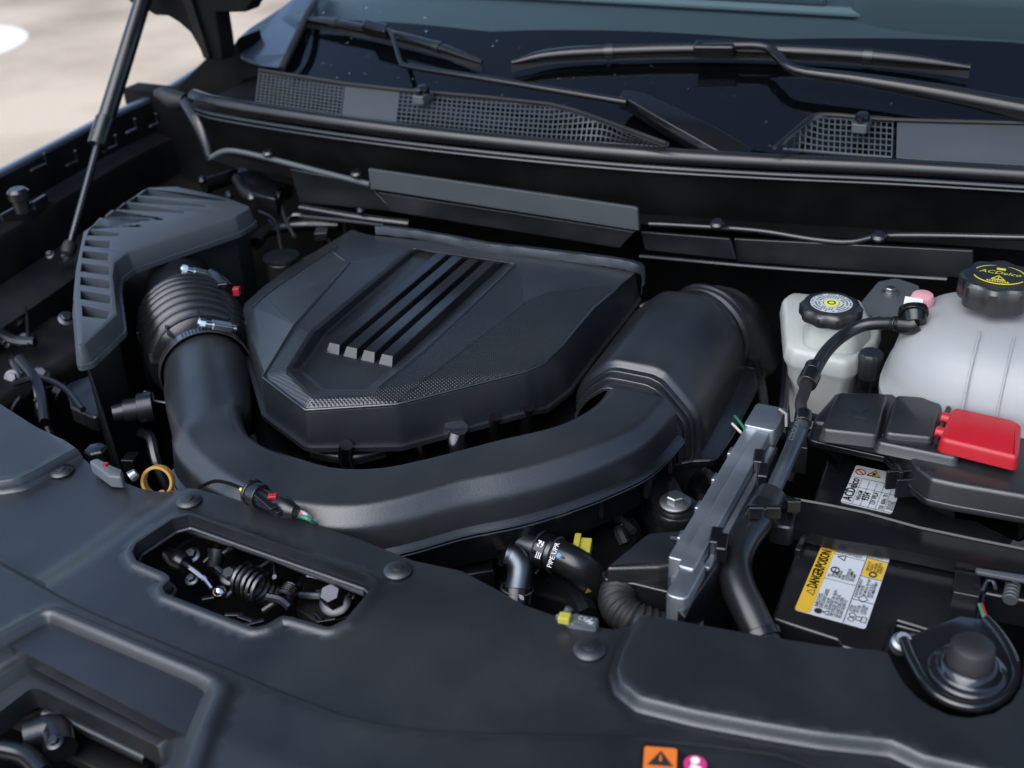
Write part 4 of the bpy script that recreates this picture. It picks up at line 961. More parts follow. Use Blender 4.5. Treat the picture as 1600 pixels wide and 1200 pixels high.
for y in (.73, .775, .82, .865):
    bm = nb(); strip(bm, -.2475, -.2435, y, y + .012, .046, .03, .001); mk('boss', bm, 'aluminium', cm, smooth=40)
bm = nb(); tube(bm, [A(1218, 640, .056), A(1229, 648, .054), A(1229, 668, .046)], .0025, 6, 1); mk('spring_clip', bm, 'dark_metal', cm)
bm = nb(); rr_ = pix(((1208, 690), (1216, 700), (1150, 840), (1082, 940), (1070, 965), (1056, 950), (1066, 936), (1100, 880)), zt - .012); slab(bm, ccw(rr_), .10, .002); mk('carrier_frame', bm, 'satin', cm, smooth=40)
for px, py in ((1185, 722), (1192, 744), (1118, 846), (1128, 856)):
    bm = nb(); box(bm, A(px, py, .045), .010, .022, .016, .2); mk('retaining_clip', bm, 'gloss_black', cm, bevel=.002)
bm = nb(); slab(bm, ccw(pix(((1050, 884), (1072, 890), (1060, 940), (1040, 930)), .03)), .06, .002); mk('connector', bm, 'plastic', cm)
for q in (((1052, 946), (1062, 942), (1062, 972), (1050, 968)), ((1090, 950), (1098, 946), (1100, 986), (1088, 990))):
    bm = nb(); prism(bm, pix(q, .0), (0, 0, -.01)); mk('foot', bm, 'aluminium', cm, bevel=.001)
bm = nb(); slab(bm, ccw(pix(((1230, 668), (1262, 678), (1262, 700), (1226, 694)), .03)), .03, .002); mk('side_bracket', bm, 'satin', cm)
bm = nb(); slab(bm, ccw(pix(((1200, 730), (1226, 738), (1222, 770), (1190, 760)), .02)), .05, .002); mk('side_bracket', bm, 'satin', cm)

# connector cover and loom beside it
hc = thing('harness_cover', A(1010, 880, -.05), 'dark plastic harness connector cover with a corrugated loom below the module', 'connector')
bm = nb(); slab(bm, ccw(fillet(pix(((945, 888), (972, 864), (1012, 832), (1078, 826), (1058, 880), (1030, 886), (968, 888)), .01), .005)), .016, .003); mk('lid', bm, 'plastic', hc, smooth=40)
bm = nb(); slab(bm, ccw(fillet(pix(((940, 892), (960, 884), (1056, 884), (1064, 930), (990, 912), (944, 905)), -.006), .004)), .03, .002); mk('body', bm, 'satin', hc, smooth=40)
bm = nb(); lp = [A(*p) for p in ((985, 900, -.02), (968, 922, -.02), (965, 945, -.02), (985, 966, -.02), (1030, 985, -.03))]
tube(bm, lp, lambda s_: .0155 + .0012*math.sin(s_*110), 16, 24); mk('corrugated_loom', bm, 'rubber', hc, smooth=60)
bm = nb(); box(bm, A(1060, 842, .012), .014, .002, .002, .1); mk('edge_tab', bm, 'grey_plastic', hc)
# ------------------------------------------------------------------ radiator pipes
rp = thing('radiator_pipe', A(800, 860, -.06), 'dull metal coolant pipes with flange under the intake duct', 'pipe')
zz = -.03
bm = nb(); tube(bm, [A(786, 838, zz), A(815, 846, zz), A(846, 858, zz), A(862, 864, zz)], .0115, 18, 4); mk('upper_pipe', bm, 'pipe_metal', rp)
bm = nb(); tube(bm, [A(790, 866, zz), A(802, 870, zz - .002), (A(812, 884, zz - .006)), A(812, 902, zz - .012), A(808, 925, zz - .02), A(806, 950, zz - .03)], .0115, 18, 6); mk('lower_pipe', bm, 'pipe_metal', rp)
bm = nb(); q = [A(x, y, zz) for x, y in ((790, 826), (784, 834), (777, 860), (778, 882), (784, 886), (792, 870), (796, 838))]; prism(bm, q, (0, .004, -.0)); mk('flange', bm, 'dark_metal', rp, bevel=.001)
rh = thing('radiator_hose', A(900, 890, -.05), 'fat black radiator hose with blue dot and yellow mark', 'hose')
h0, h1, h2, h3 = A(842, 857, zz), A(872, 868, zz), A(905, 886, zz - .005), A(935, 915, zz - .03)
bm = nb(); tube(bm, [h0, h1, h2, h3, A(950, 950, zz - .07)], .0155, 20, 6); mk('hose', bm, 'rubber_gloss', rh)
bm = nb(); tube(bm, [h0.lerp(h1, .1), h0.lerp(h1, .62)], .0172, 24, 1); cl = mk('clamp_band', bm, 'gloss_black', rh, bevel=.0006)
bm = nb(); tube(bm, [h0.lerp(h1, .64), h0.lerp(h1, .86)], .0168, 24, 1); mk('clamp_ring', bm, 'dark_metal', rh, bevel=.0006)
for k in (.05, .9):
    bm = nb(); d = (h1 - h0).normalized(); lathe(bm, [(.0165, -.0008), (.0178, 0), (.0165, .0008)], h0.lerp(h1, k), d, 28, caps=False); mk('clamp_edge', bm, 'zinc', rh)
d = (h1 - h0).normalized(); up = (CAM - h0).normalized(); up = (up - d*up.dot(d)).normalized(); sd_ = up.cross(d)
bm = nb(); o_ = h0.lerp(h1, .48) + up*.0175
for i in range(5):
    for j in range(5):
        if random.random() < .6: box(bm, o_ + d*(i*.0012 - .004) + sd_*(j*.0012 + .002), .0011, .0011, .0002, X=d, Y=sd_, Z=up)
for i in range(3): box(bm, o_ + d*(i*.002 - .002) - sd_*.006, .0008, .006, .0002, X=d, Y=sd_, Z=up)
mk('print', bm, 'print_white', rh, smooth=None)
bm = nb(); o_ = h0.lerp(h1, 1.06) + up*.0158; text(bm, 'PIPE UPR', o_ - sd_*(-.012) , -sd_, d*-1, .0062, 'LEFT', .0008, .9) if False else text(bm, 'PIPE UPR', o_ + d*.004 - sd_*.013, sd_, -d, .0068, 'LEFT', .0012, .9)
mk('lettering', bm, 'print_white', rh, smooth=None)
bm = nb(); lathe(bm, [(.0022, 0), (.0022, .0006)], A(874, 867, zz + .0155) + V3((0, -.001, .0)), up, 16); mk('dot', bm, 'blue_dot', rh)
d2 = (h3 - h2).normalized(); up2 = (up - d2*up.dot(d2)).normalized(); s2 = up2.cross(d2)
bm = nb(); o_ = h2.lerp(h3, .45) + up2*.0158; prism(bm, [o_ + s2*a_ + d2*b_ for a_, b_ in ((-.009, .002), (-.004, .0045), (.004, .003), (.006, 0), (.004, -.002), (-.004, -.001))], up2*.0004); mk('paint_mark', bm, 'ochre', rh)
lc = thing('hose_clamp', A(806, 932, zz - .025), 'dark band clamp low on the bent metal coolant pipe', 'clamp')
bm = nb(); tube(bm, [A(808, 922, zz - .019), A(806, 946, zz - .028)], .0145, 20, 1); mk('band', bm, 'gloss_black', lc, bevel=.001)
bm = nb(); lathe(bm, [(.014, 0), (.0158, .001), (.014, .002)], A(808, 921, zz - .018), (0, .3, 1), 24, caps=False); mk('edge', bm, 'zinc', lc)
bm = nb()
for i in range(4):
    for j in range(4):
        if random.random() < .6: box(bm, A(812, 935, zz - .01) + V3((i*.0012, 0, j*.0012)), .0011, .0004, .0011)
mk('print', bm, 'print_white', lc, smooth=None)
bm = nb(); box(bm, A(912, 858, -.03), .014, .02, .012, .3); box(bm, A(902, 852, -.028), .006, .02, .014, .3); mk('connector_lock', bm, 'yellow_tag', label='small yellow connector behind the radiator hose', cat='connector', bevel=.001)

# flange bolt on its ear
fbt = thing('flange_bolt', A(1055, 790, -.02), 'bright flanged hex bolt on a black ear in front of the module', 'bolt')
bm = nb(); hexbolt(bm, A(1055, 786, -.012), (0, -.05, 1), .0085, 1.75); mk('bolt', bm, 'zinc', fbt, smooth=30)
bm = nb(); lathe(bm, [(.022, -.012), (.023, -.003), (.021, 0), (.002, .0005)], A(1057, 792, -.014), n=30); mk('ear', bm, 'gloss_black', fbt)
bm = nb(); slab(bm, ccw(fillet(pix(((1000, 740), (1048, 730), (1080, 790), (1072, 810), (1030, 808)), -.03), .01)), .05, .003); mk('bracket', bm, 'satin', fbt)

# ------------------------------------------------------------------ front cover
rear = [(-140, 560), (-60, 596), (0, 628), (50, 660), (90, 682), (124, 698), (140, 712), (152, 722), (215, 746), (282, 757), (330, 770), (400, 790), (480, 815), (560, 842), (645, 876), (720, 892), (770, 918), (820, 946), (866, 962), (905, 976), (960, 984), (985, 975), (996, 968), (1040, 978), (1092, 988), (1171, 1002), (1294, 1022), (1372, 1028), (1386, 1034), (1396, 1056), (1410, 1080), (1430, 1102), (1452, 1117), (1480, 1130), (1512, 1135), (1550, 1128), (1578, 1110), (1594, 1085), (1600, 1050), (1603, 1015), (1680, 1010), (1760, 1020)]
zc = .04
fo = pix(rear, zc) + [V3((.22, .50, zc)), V3((-.2, .40, zc)), V3((-.50, .395, zc)), V3((-.80, .42, zc)), V3((-1.06, .50, zc))]
fo = ccw(fo)
hole = ccw(fillet(pix(((207, 866), (214, 852), (270, 815), (296, 808), (570, 903), (584, 914), (579, 926), (541, 972), (515, 985), (456, 968), (441, 966), (418, 980), (398, 985), (258, 931), (254, 921), (268, 907), (258, 899), (214, 880)), zc), .006, 3))
ridge = pix(((330, 745), (280, 762), (205, 815), (130, 868), (55, 915), (-40, 975)), zc)
padR = ccw(pix(((996, 966), (966, 1024), (957, 1054), (963, 1080), (996, 1107), (1084, 1129), (1202, 1151), (1280, 1164), (1390, 1176), (1440, 1200), (1700, 1260), (1760, 1000), (1560, 960), (1300, 990)), zc))
padL = ccw(pix(((-200, 500), (0, 610), (60, 650), (128, 698), (62, 735), (30, 750), (0, 755), (-60, 758), (-200, 770)), zc))
def zfront(x, y):
    z = zc
    d = sdl(x, y, ridge)              # the panel drops away on the far side of a soft ridge
    z += -.012*sstep(-.024, .024, -d) if False else -.013*(1 - sstep(-.03, .014, d))
    if x > -.30:
        s_ = sdl(x, y, padR, True); z += .0075*sstep(0, .0045, s_) - .0025*sstep(-.007, -.003, s_)*(1 - sstep(-.001, .001, s_))
    if x < -.75:
        s_ = sdl(x, y, padL, True); z += .010*sstep(0, .005, s_) + .0025*sstep(.001, .004, s_)*(1 - sstep(.005, .010, s_))
    if -.72 < x < -.38:
        s_ = -sdl(x, y, hole, True); z += .0035*sstep(.013, .007, s_) if False else .0028*(1 - sstep(.0022, .0055, abs(s_ - .0018)))
    return z
fcv = thing('radiator_cover', (-.5, .6, 0), 'wide black textured radiator cover panel along the front of the engine bay', 'cover panel')
bm = nb(); feats = [offset(padR, d_) + [offset(padR, d_)[0]] for d_ in (.007, .005, .003, .0015, 0, -.0012, -.0024, -.0036, -.0048)] + [offset(padL, d_) + [offset(padL, d_)[0]] for d_ in (.001, -.001, -.0022, -.0035, -.005, -.0075, -.010)]
hd_ = densify(hole, .006); feats += [offset(hd_, d_) + [offset(hd_, d_)[0]] for d_ in (.0018, .0038, .0055, .0075)]
relief(bm, fo, zfront, .0075, [hole], .014, feats); mk('panel', bm, 'cover_plastic', fcv, smooth=50, recalc=False)
bm = nb(); hr = densify(hole, .01); rr_ = [V3((p.x, p.y, zfront(p.x, p.y) - .004)) for p in offset(hr, -.002)]
rr_ = offset(hr, -.002); rr_ = [V3((p.x, p.y, zfront(p.x, p.y) - .012)) for p in rr_]; rr_.append(rr_[0]); tube(bm, rr_, .0016, 6, 1, False); mk('opening_lip', bm, 'cover_plastic', fcv)
for px, py, r in ((97, 739, .0115), (296, 785, .0115), (622, 894, .0118), (921, 1018, .012)):
    c = A(px, py, zc); c.z = zfront(c.x, c.y); c = A(px, py, c.z); bm = nb(); lathe(bm, [(r*.8, -.002), (r*.82, .001), (r, .0014), (r, .0026), (r*.85, .0042), (r*.5, .0052), (r*.1, .0055)], c, n=32); lathe(bm, [(r*.42, .0052), (r*.40, .0062), (r*.36, .0064), (r*.1, .0063)], c, n=24); mk('push_clip', bm, 'cover_plastic', fcv, smooth=40)

# ------------------------------------------------------------------ front fascia
crease = [(-200, 760), (-100, 812), (0, 864), (60, 897), (120, 930), (180, 957), (270, 994), (360, 1030), (450, 1068), (540, 1101), (600, 1116), (690, 1127), (810, 1130), (960, 1132), (1100, 1146), (1220, 1162), (1300, 1190), (1400, 1230), (1700, 1300)]
fs = thing('front_fascia', (-.5, .4, -.05), 'dark upper bumper fascia with recessed rectangular pocket at the bottom left', 'fascia')
zf0 = .045
rim = pix(((74, 962), (330, 1070), (343, 1082), (240, 1330), (-160, 1150), (-60, 1036)), zf0)
rim = ccw(fillet(rim, .006, 3)); rin = ccw(offset(rim, -.0075))
opn = ccw(fillet(pix(((-110, 1170), (46, 1068), (62, 1071), (252, 1163), (262, 1186), (180, 1330), (-120, 1300)), zf0 - .022), .01, 3))
fcr = pix(crease, zf0)
fout = fcr[::1] + [V3((.25, .30, zf0)), V3((-.1, .2, zf0)), V3((-.45, .2, zf0)), V3((-.75, .25, zf0)), V3((-1.05, .36, zf0))]
fout = ccw(fout)
rgt = pix(((240, 1330), (343, 1082)), zf0)
def zfas(x, y):
    z = zf0 - .007*(1 - sstep(.0, .012, sdl(x, y, fout, True))) - .10*max(0, .40 - y)*1.2
    s_ = sdl(x, y, rim, True)         # + inside the pocket
    z += .004*sstep(-.012, -.007, s_)
    dr = sdl(x, y, rgt)
    z -= .020*sstep(-.002, .006, s_)*sstep(-.004, .034, dr) + .010*sstep(.016, .020, s_)*sstep(.03, .036, dr)
    return z
bm = nb(); feats = [offset(rim, d_) + [offset(rim, d_)[0]] for d_ in (.012, .0095, .007, .003, 0, -.002, -.004, -.006, -.010, -.016, -.018, -.020)]
fe_ = densify(fcr, .008, False); feats += [[V3((p.x, p.y - d_, 0)) for p in fe_[2:-2]] for d_ in (.003, .006, .009, .012)]
relief(bm, fout, zfas, .0075, [opn], .02, feats); mk('panel', bm, 'cover_plastic', fs, smooth=60, recalc=False)
bm = nb(); box(bm, (-.6, .3, -.13), .7, .28, .02); mk('backing', bm, 'dark', fs)
lt = thing('hood_striker_bracket', A(90, 1150, -.03), 'dark latch parts inside the recessed fascia pocket', 'latch')
for nm, pts, r in (('lever', ((0, 1130), (30, 1105), (56, 1092)), .009), ('arm', ((70, 1116), (110, 1128), (230, 1185)), .005), ('post', ((40, 1150), (85, 1140), (96, 1170)), .012), ('arm', ((0, 1170), (40, 1180), (70, 1210)), .008)):
    bm = nb(); tube(bm, [A(x, y, -.005) for x, y in pts], r, 10, 4); mk(nm, bm, 'satin', lt)
bm = nb(); hexbolt(bm, A(86, 1160, .006), (0, -.2, 1), .004); mk('bolt', bm, 'dark_metal', lt)
bm = nb(); slab(bm, pix(((60, 1110), (100, 1116), (240, 1190), (200, 1230), (90, 1170)), -.02), .01, .002); mk('plate', bm, 'dark_paint', lt)

# warning sticker at the bottom edge
wlb = thing('warning_sticker', A(1080, 1220, .045), 'black warning sticker with orange triangle panel at the bottom edge', 'sticker')
def ws_(x, y, h=0): c = A(x, y, .045); return V3((c.x, c.y, zfas(c.x, c.y) + .0006 + h))
o0, oU, oV = ws_(1006, 1166), (ws_(1200, 1182) - ws_(1006, 1166)).normalized(), None
oV = V3((0, 0, 1)).cross(oU).normalized()
def wq(u, v, h=0): p = o0 + oU*u - oV*v; return V3((p.x, p.y, zfas(p.x, p.y) + .0008 + h))
bm = nb(); prism(bm, fillet([wq(-.002, -.002), wq(.115, -.002), wq(.115, .06), wq(-.002, .06)], .004), (0, 0, .0003)); mk('backing', bm, 'label_black', wlb, smooth=None)
bm = nb(); prism(bm, fillet([wq(.0005, .001), wq(.022, .001), wq(.022, .058), wq(.0005, .058)], .002), (0, 0, .0006)); op = mk('orange_panel', bm, 'label_orange', wlb, smooth=None)
bm = nb(); prism(bm, [wq(.003, .0165, .0004), wq(.020, .0165, .0004), wq(.0115, .004, .0004)], (0, 0, .0005)); mk('triangle', bm, 'ink', op, smooth=None)
bm = nb(); prism(bm, [wq(.0105, .0125, .0006), wq(.0125, .0125, .0006), wq(.0118, .0075, .0006), wq(.0112, .0075, .0006)], (0, 0, .0006)); mk('exclamation_mark', bm, 'label_orange', op, smooth=None)
bm = nb(); lathe(bm, [(.0075, 0), (.0075, .0004)], wq(.034, .013, .0004), n=28); mg = mk('magenta_disc', bm, 'magenta', wlb, smooth=None)
bm = nb(); lathe(bm, [(.003, .0005), (.003, .0007)], wq(.034, .010, .0004), n=16); box(bm, wq(.034, .017, .001), .007, .006, .0003); mk('symbol', bm, 'print_white', mg, smooth=None)
bm = nb(); text(bm, 'CAUTION', wq(.046, .034, .0006), oU, oV, .016, 'LEFT', .0004); mk('lettering', bm, 'print_white', wlb, smooth=None)

# ------------------------------------------------------------------ hood latch in the opening
la = thing('hood_latch', A(400, 900, -.05), 'black hood latch mechanism with springs inside the cover opening', 'latch')
zl = .0
bm = nb(); box(bm, (-.55, .57, -.07), .34, .12, .02); mk('back_plate', bm, 'dark', la)
bm = nb(); tube(bm, [A(x, y, .016) for x, y in ((292, 824), (360, 846), (420, 866), (470, 886), (572, 924))], .0045, 8, 4); mk('rail', bm, 'grey_plastic', la)
def spring(name, a, b, r, w_, turns, m_='satin'):
    a, b = V3(a), V3(b); d = (b - a); x_, y_, z_ = basis(d); bm = nb(); pts = []
    N = turns*14
    for k in range(N + 1):
        t_ = 2*math.pi*k/14; pts.append(a + d*(k/N) + (x_*math.cos(t_) + y_*math.sin(t_))*r)
    tube(bm, pts, w_, 6, 1); mk(name, bm, m_, la)
spring('torsion_spring', A(380, 905, .0), A(418, 925, .0), .014, .0024, 5, 'dark_metal')
spring('return_spring', A(444, 935, .006), A(456, 918, .008), .0065, .0014, 6, 'dark_metal')
bm = nb(); tube(bm, [A(288, 880, .008), A(318, 903, .006), A(332, 920, .004)], .0022, 8, 3); mk('cable', bm, 'chrome', la)
bm = nb(); lathe(bm, [(.002, -.006), (.0055, -.003), (.0062, 0), (.0055, .003), (.002, .006)], A(343, 926, .006), n=16); mk('cable_ball', bm, 'chrome', la)
bm = nb(); tube(bm, [A(262, 865, .008), A(278, 876, .008), A(290, 882, .008)], [.006, .010, .008], 12, 3); mk('cable_guide', bm, 'satin', la)
bm = nb(); tube(bm, [A(262, 868, .012), A(308, 838, .012), A(352, 850, .012)], .0016, 6, 2); mk('wire_form', bm, 'dark_metal', la)
bm = nb(); prism(bm, [A(x, y, .004) for x, y in ((334, 886), (340, 882), (394, 925), (388, 930))], (0, 0, -.008)); mk('pawl', bm, 'pipe_metal', la, bevel=.001)
bm = nb(); tube(bm, [A(340, 858, .012), A(338, 872, .006), A(334, 886, .0)], [.009, .0075, .006], 12, 3); tube(bm, [A(348, 866, .014), A(362, 856, .016)], .0025, 8, 1); mk('pivot', bm, 'satin', la)
bm = nb(); hexbolt(bm, A(525, 940, .0), (.1, -.5, 1), .0095, 1.5, .016); mk('bolt', bm, 'dark_metal', la)
bm = nb(); prism(bm, [A(x, y, -.01) for x, y in ((478, 898), (545, 912), (548, 962), (500, 975), (462, 950))], (0, 0, -.01)); mk('side_plate', bm, 'dark_paint', la, bevel=.002)
bm = nb(); tube(bm, [A(x, y, .004) for x, y in ((418, 933), (440, 938), (455, 950))], .004, 8, 3); mk('lever', bm, 'dark_metal', la)
bm = nb(); tube(bm, [A(x, y, .004) for x, y in ((466, 918), (478, 900), (506, 905))], .0025, 8, 3); mk('hook', bm, 'dark_metal', la)
for px, py in ((366, 962), (384, 968), (398, 974), (330, 935), (500, 965), (510, 970)):
    bm = nb(); box(bm, A(px, py, -.004), .016, .004, .004, random.uniform(-.5, .9)); mk('tooth', bm, 'dark_metal', la, bevel=.0008)

# ------------------------------------------------------------------ round mount at lower right
mt_ = thing('radiator_mount', A(1512, 1046, 0), 'glossy black teardrop mount bracket with round rubber cap in the cover notch', 'mount')
z0_ = .03
rimp = pix(((1412, 1000), (1424, 1030), (1446, 1068), (1466, 1088), (1494, 1101), (1526, 1106), (1556, 1098), (1578, 1080), (1588, 1058), (1584, 1034), (1572, 1008), (1556, 985), (1540, 968)), z0_)
bm = nb(); tube(bm, rimp, .0042, 10, 4); mk('rolled_rim', bm, 'mount_paint', mt_)
bm = nb(); slab(bm, ccw(rimp + [A(1500, 962, z0_), A(1440, 985, z0_)]), .006, .001); mk('plate', bm, 'mount_paint', mt_)
mc = A(1512, 1052, z0_)
bm = nb(); lathe(bm, [(.0285, 0), (.0285, .002), (.026, .0045), (.023, .004), (.021, .006), (.020, .010), (.017, .012), (.014, .012)], mc, n=48); mk('pressed_dome', bm, 'mount_paint', mt_, smooth=60)
bm = nb(); lathe(bm, [(.0165, .010), (.0168, .014), (.0158, .016), (.0152, .026), (.013, .0285), (.004, .029)], mc, n=40, caps=True); mk('rubber_cap', bm, 'rubber', mt_, smooth=50)
bt_ = thing('terminal_bolt', A(1410, 1004, .02), 'silver clamp bolt on the battery terminal next to the round mount', 'bolt')
bm = nb(); lathe(bm, [(.008, -.004), (.008, .004), (.0055, .006), (.0055, .009), (.003, .009)], A(1408, 1006, .022), (.2, -.35, 1), 20); mk('nut', bm, 'aluminium', bt_)
bm = nb(); prism(bm, pix(((1396, 994), (1424, 988), (1452, 992), (1430, 1002), (1412, 1014)), .022), (0, 0, -.006)); mk('clamp', bm, 'aluminium', bt_, bevel=.0015)
for m_, dx in (('green_wire', 0), ('red_dot', 4)):
    bm = nb(); tube(bm, [A(1530 + dx, 944, .005), A(1534 + dx, 956, .006), A(1540 + dx, 972, .004)], .0014, 6, 3); mk('wire', bm, m_, label=('green' if dx == 0 else 'red') + ' thin wire beside the battery corner', cat='wire')
sf = thing('coil_fitting', A(1575, 925, 0), 'dark block with pale ribbed fitting at the right edge below the strap', 'fitting')
bm = nb(); box(bm, A(1570, 925, -.02), .05, .05, .03, .1); mk('block', bm, 'satin', sf, bevel=.003)
bm = nb(); c = A(1578, 938, -.002)
for k in range(6): lathe(bm, [(.0055, 0), (.0062, .0008), (.0055, .0016)], c + V3((0, .004*k, .0005*k)), (0, 1, .1), 14)
mk('ribbed_stub', bm, 'grey_plastic', sf)
bm = nb(); tube(bm, [A(1535, 922, .0), A(1542, 908, .002), A(1552, 908, .002), A(1556, 922, 0)], .0015, 6, 4); mk('wire_clip', bm, 'zinc', sf)

# ------------------------------------------------------------------ small things
di = thing('dipstick', A(247, 765, -.02), 'ochre yellow ring handle of the oil dipstick behind the front cover', 'dipstick')
c = A(247, 752, .03); bm = nb(); dd = V3((.35, -.8, .35)).normalized()
lathe(bm, [(.0125, -.0045), (.0155, -.0045), (.0155, .0045), (.0125, .0045), (.0125, -.0045)], c, dd, 36, caps=False); mk('ring', bm, 'ochre', di, bevel=.0008)
bm = nb(); tube(bm, [c + V3((0, 0, -.014)), c + V3((-.01, .07, -.14))], .004, 8, 1); mk('stem', bm, 'ochre', di)
wc = thing('sensor_connector', A(420, 780, .03), 'black sensor plug with red lock lying on the front edge of the duct', 'connector')
P_ = lambda x, y, z=.056: A(x, y, z)
bm = nb(); tube(bm, [P_(390, 768), P_(408, 776)], [.0105, .0115], 16, 1); tube(bm, [P_(392, 768), P_(396, 770)], .0125, 16, 1); mk('collar', bm, 'satin', wc, bevel=.0008)
bm = nb(); tube(bm, [P_(406, 776), P_(440, 793)], [.0085, .0078], 12, 1); mk('body', bm, 'satin', wc, bevel=.0008)
bm = nb(); tube(bm, [P_(440, 790), P_(448, 795), P_(462, 800)], [.0095, .0095, .006], 14, 2); mk('seal', bm, 'rubber_gloss', wc)
bm = nb(); box(bm, P_(426, 776, .065), .008, .006, .004, .5); mk('lock', bm, 'red_dot', wc, bevel=.001)
bm = nb(); box(bm, P_(414, 784, .064), .03, .006, .004, -.4); box(bm, P_(430, 796, .058), .018, .006, .006, -.4); mk('latch', bm, 'satin', wc, bevel=.001)
for m_, pts in (('yellow_wire', ((376, 764), (382, 768), (390, 770))), ('dark', ((310, 762), (335, 752), (360, 756), (385, 766))), ('pink_wire', ((460, 798), (474, 805), (488, 820), (500, 850))), ('white_wire', ((460, 797), (478, 804), (492, 818), (506, 850))), ('green_wire', ((458, 802), (468, 806), (484, 812), (497, 824), (508, 850)))):
    bm = nb(); tube(bm, [A(x, y, .05 if y < 815 else .03) for x, y in pts], .0018, 6, 5); mk('wire', bm, m_, wc)
gc = thing('tagged_connector', A(165, 730, .03), 'grey white tagged connector peeking over the rear edge of the front cover', 'connector')
zz = .043
bm = nb(); slab(bm, ccw(fillet(pix(((138, 720), (152, 715), (178, 728), (192, 736), (190, 746), (170, 744)), zz), .003)), .012, .002); mk('body', bm, 'ink_grey', gc)
bm = nb(); slab(bm, ccw(pix(((170, 726), (190, 734), (188, 742), (168, 735)), zz + .002)), .004, .0006); mk('tag', bm, 'grey_plastic', gc)
bm = nb(); box(bm, A(165, 726, zz + .001), .004, .004, .003); mk('lock', bm, 'red_dot', gc)
bm = nb(); tube(bm, [A(203, 746, .042), A(214, 738, .045)], [.006, .0045], 10, 1); mk('stud', bm, 'zinc', gc, bevel=.001)
yc2 = thing('tagged_connector', A(900, 968, .03), 'grey tagged connector with yellow lock peeking over the rear edge of the front cover', 'connector')
bm = nb(); slab(bm, ccw(fillet(pix(((864, 958), (886, 956), (936, 964), (932, 980), (890, 974)), .045), .003)), .012, .002); mk('body', bm, 'ink_grey', yc2)
bm = nb(); slab(bm, ccw(pix(((898, 958), (934, 966), (931, 978), (896, 970)), .048)), .004, .0006); tg_ = mk('tag', bm, 'grey_plastic', yc2)
bm = nb(); u_ = (A(934, 966, .049) - A(898, 958, .049)); text(bm, 'CE', A(902, 968, .0485), u_, V3((0, 0, 1)).cross(u_), .006); 
for i in range(5):
    for j in range(4):
        if random.random() < .6: box(bm, A(916 + i*2.6, 966 + j*2.4 + i*.5, .0488), .0012, .0012, .0003)
mk('lettering', bm, 'label_white', tg_, smooth=None)
bm = nb(); box(bm, A(882, 966, .048), .009, .008, .006, .2); mk('lock', bm, 'yellow_tag', yc2, bevel=.001)
bm = nb(); tube(bm, [A(884, 960, .045), A(890, 950, .05)], .003, 8, 1); mk('pin', bm, 'grey_plastic', yc2)
bm = nb(); lathe(bm, [(.012, -.02), (.012, .0), (.010, .002), (.004, .003)], A(150, 702, .02), n=6); mk('hex_nut', bm, 'satin', label='black hexagonal cap behind the left raised pad of the front cover', cat='nut', bevel=.001)
vf = thing('breather_fitting', A(215, 640, 0), 'stepped black breather hose fitting left of the intake duct', 'fitting')
bm = nb(); tube(bm, [A(176, 646, .0), A(196, 642, .0)], [.0085, .010], 14, 1); tube(bm, [A(194, 642, 0), A(218, 638, 0)], .0125, 14, 1); tube(bm, [A(216, 638, 0), A(240, 634, 0)], .0165, 16, 1); mk('nozzle', bm, 'rubber_gloss', vf, bevel=.001)
bm = nb(); tube(bm, [A(226, 612, .01), A(238, 615, .01), A(240, 626, .01), A(262, 630, .01)], .0016, 6, 1); mk('wire_clip', bm, 'dark_metal', vf)
ms = thing('airflow_sensor', A(360, 445, .03), 'small black airflow sensor plug with red tip beside the bellows', 'sensor')
bm = nb(); tube(bm, [A(330, 428, .05), A(345, 440, .05), A(360, 452, .05)], [.007, .009, .007], 10, 3); mk('plug', bm, 'gloss_black', ms)
bm = nb(); box(bm, A(370, 455, .052), .008, .008, .01, .4); mk('tip', bm, 'red_dot', ms, bevel=.001)
bm = nb(); box(bm, A(348, 444, .058), .012, .008, .004, .6); mk('clip', bm, 'dark_metal', ms, bevel=.001)

# left tower fittings
tw = thing('tower_fitting', A(40, 320, .02), 'round knob and folded plate on the far inner apron', 'fitting')
bm = nb(); prism(bm, [AX(x, y, -1.27) for x, y in ((2, 336), (28, 322), (68, 312), (84, 316), (52, 346), (6, 346))], (-.004, 0, 0)); mk('plate', bm, 'dark_metal', tw)
bm = nb(); lathe(bm, [(.011, 0), (.011, .016), (.014, .018), (.014, .028), (.010, .032)], AX(36, 330, -1.26), n=20); mk('knob', bm, 'satin', tw)
bm = nb(); box(bm, AX(62, 316, -1.262), .006, .03, .012, .2); mk('tab', bm, 'dark_metal', tw, bevel=.001)
random.seed(21)
st = thing('apron_hardware', (-1.2, .9, -.1), 'scattered dark bolts, clips and brackets on the shadowed far inner apron', 'hardware')
for px, py, z in ((30, 505, -.06), (38, 528, -.06), (12, 532, -.06), (52, 534, -.06), (104, 498, -.05), (64, 585, -.08), (96, 612, -.08), (30, 450, -.05), (78, 398, -.02), (105, 405, -.03), (20, 590, -.08)):
    c = A(px, py, z); bm = nb(); a_ = V3((random.uniform(-.6, .6), random.uniform(-.9, 0), random.uniform(.3, 1)))
    hexbolt(bm, c, a_, random.uniform(.004, .009)); mk('bolt', bm, random.choice(('dark_metal', 'dark_metal', 'satin')), st)
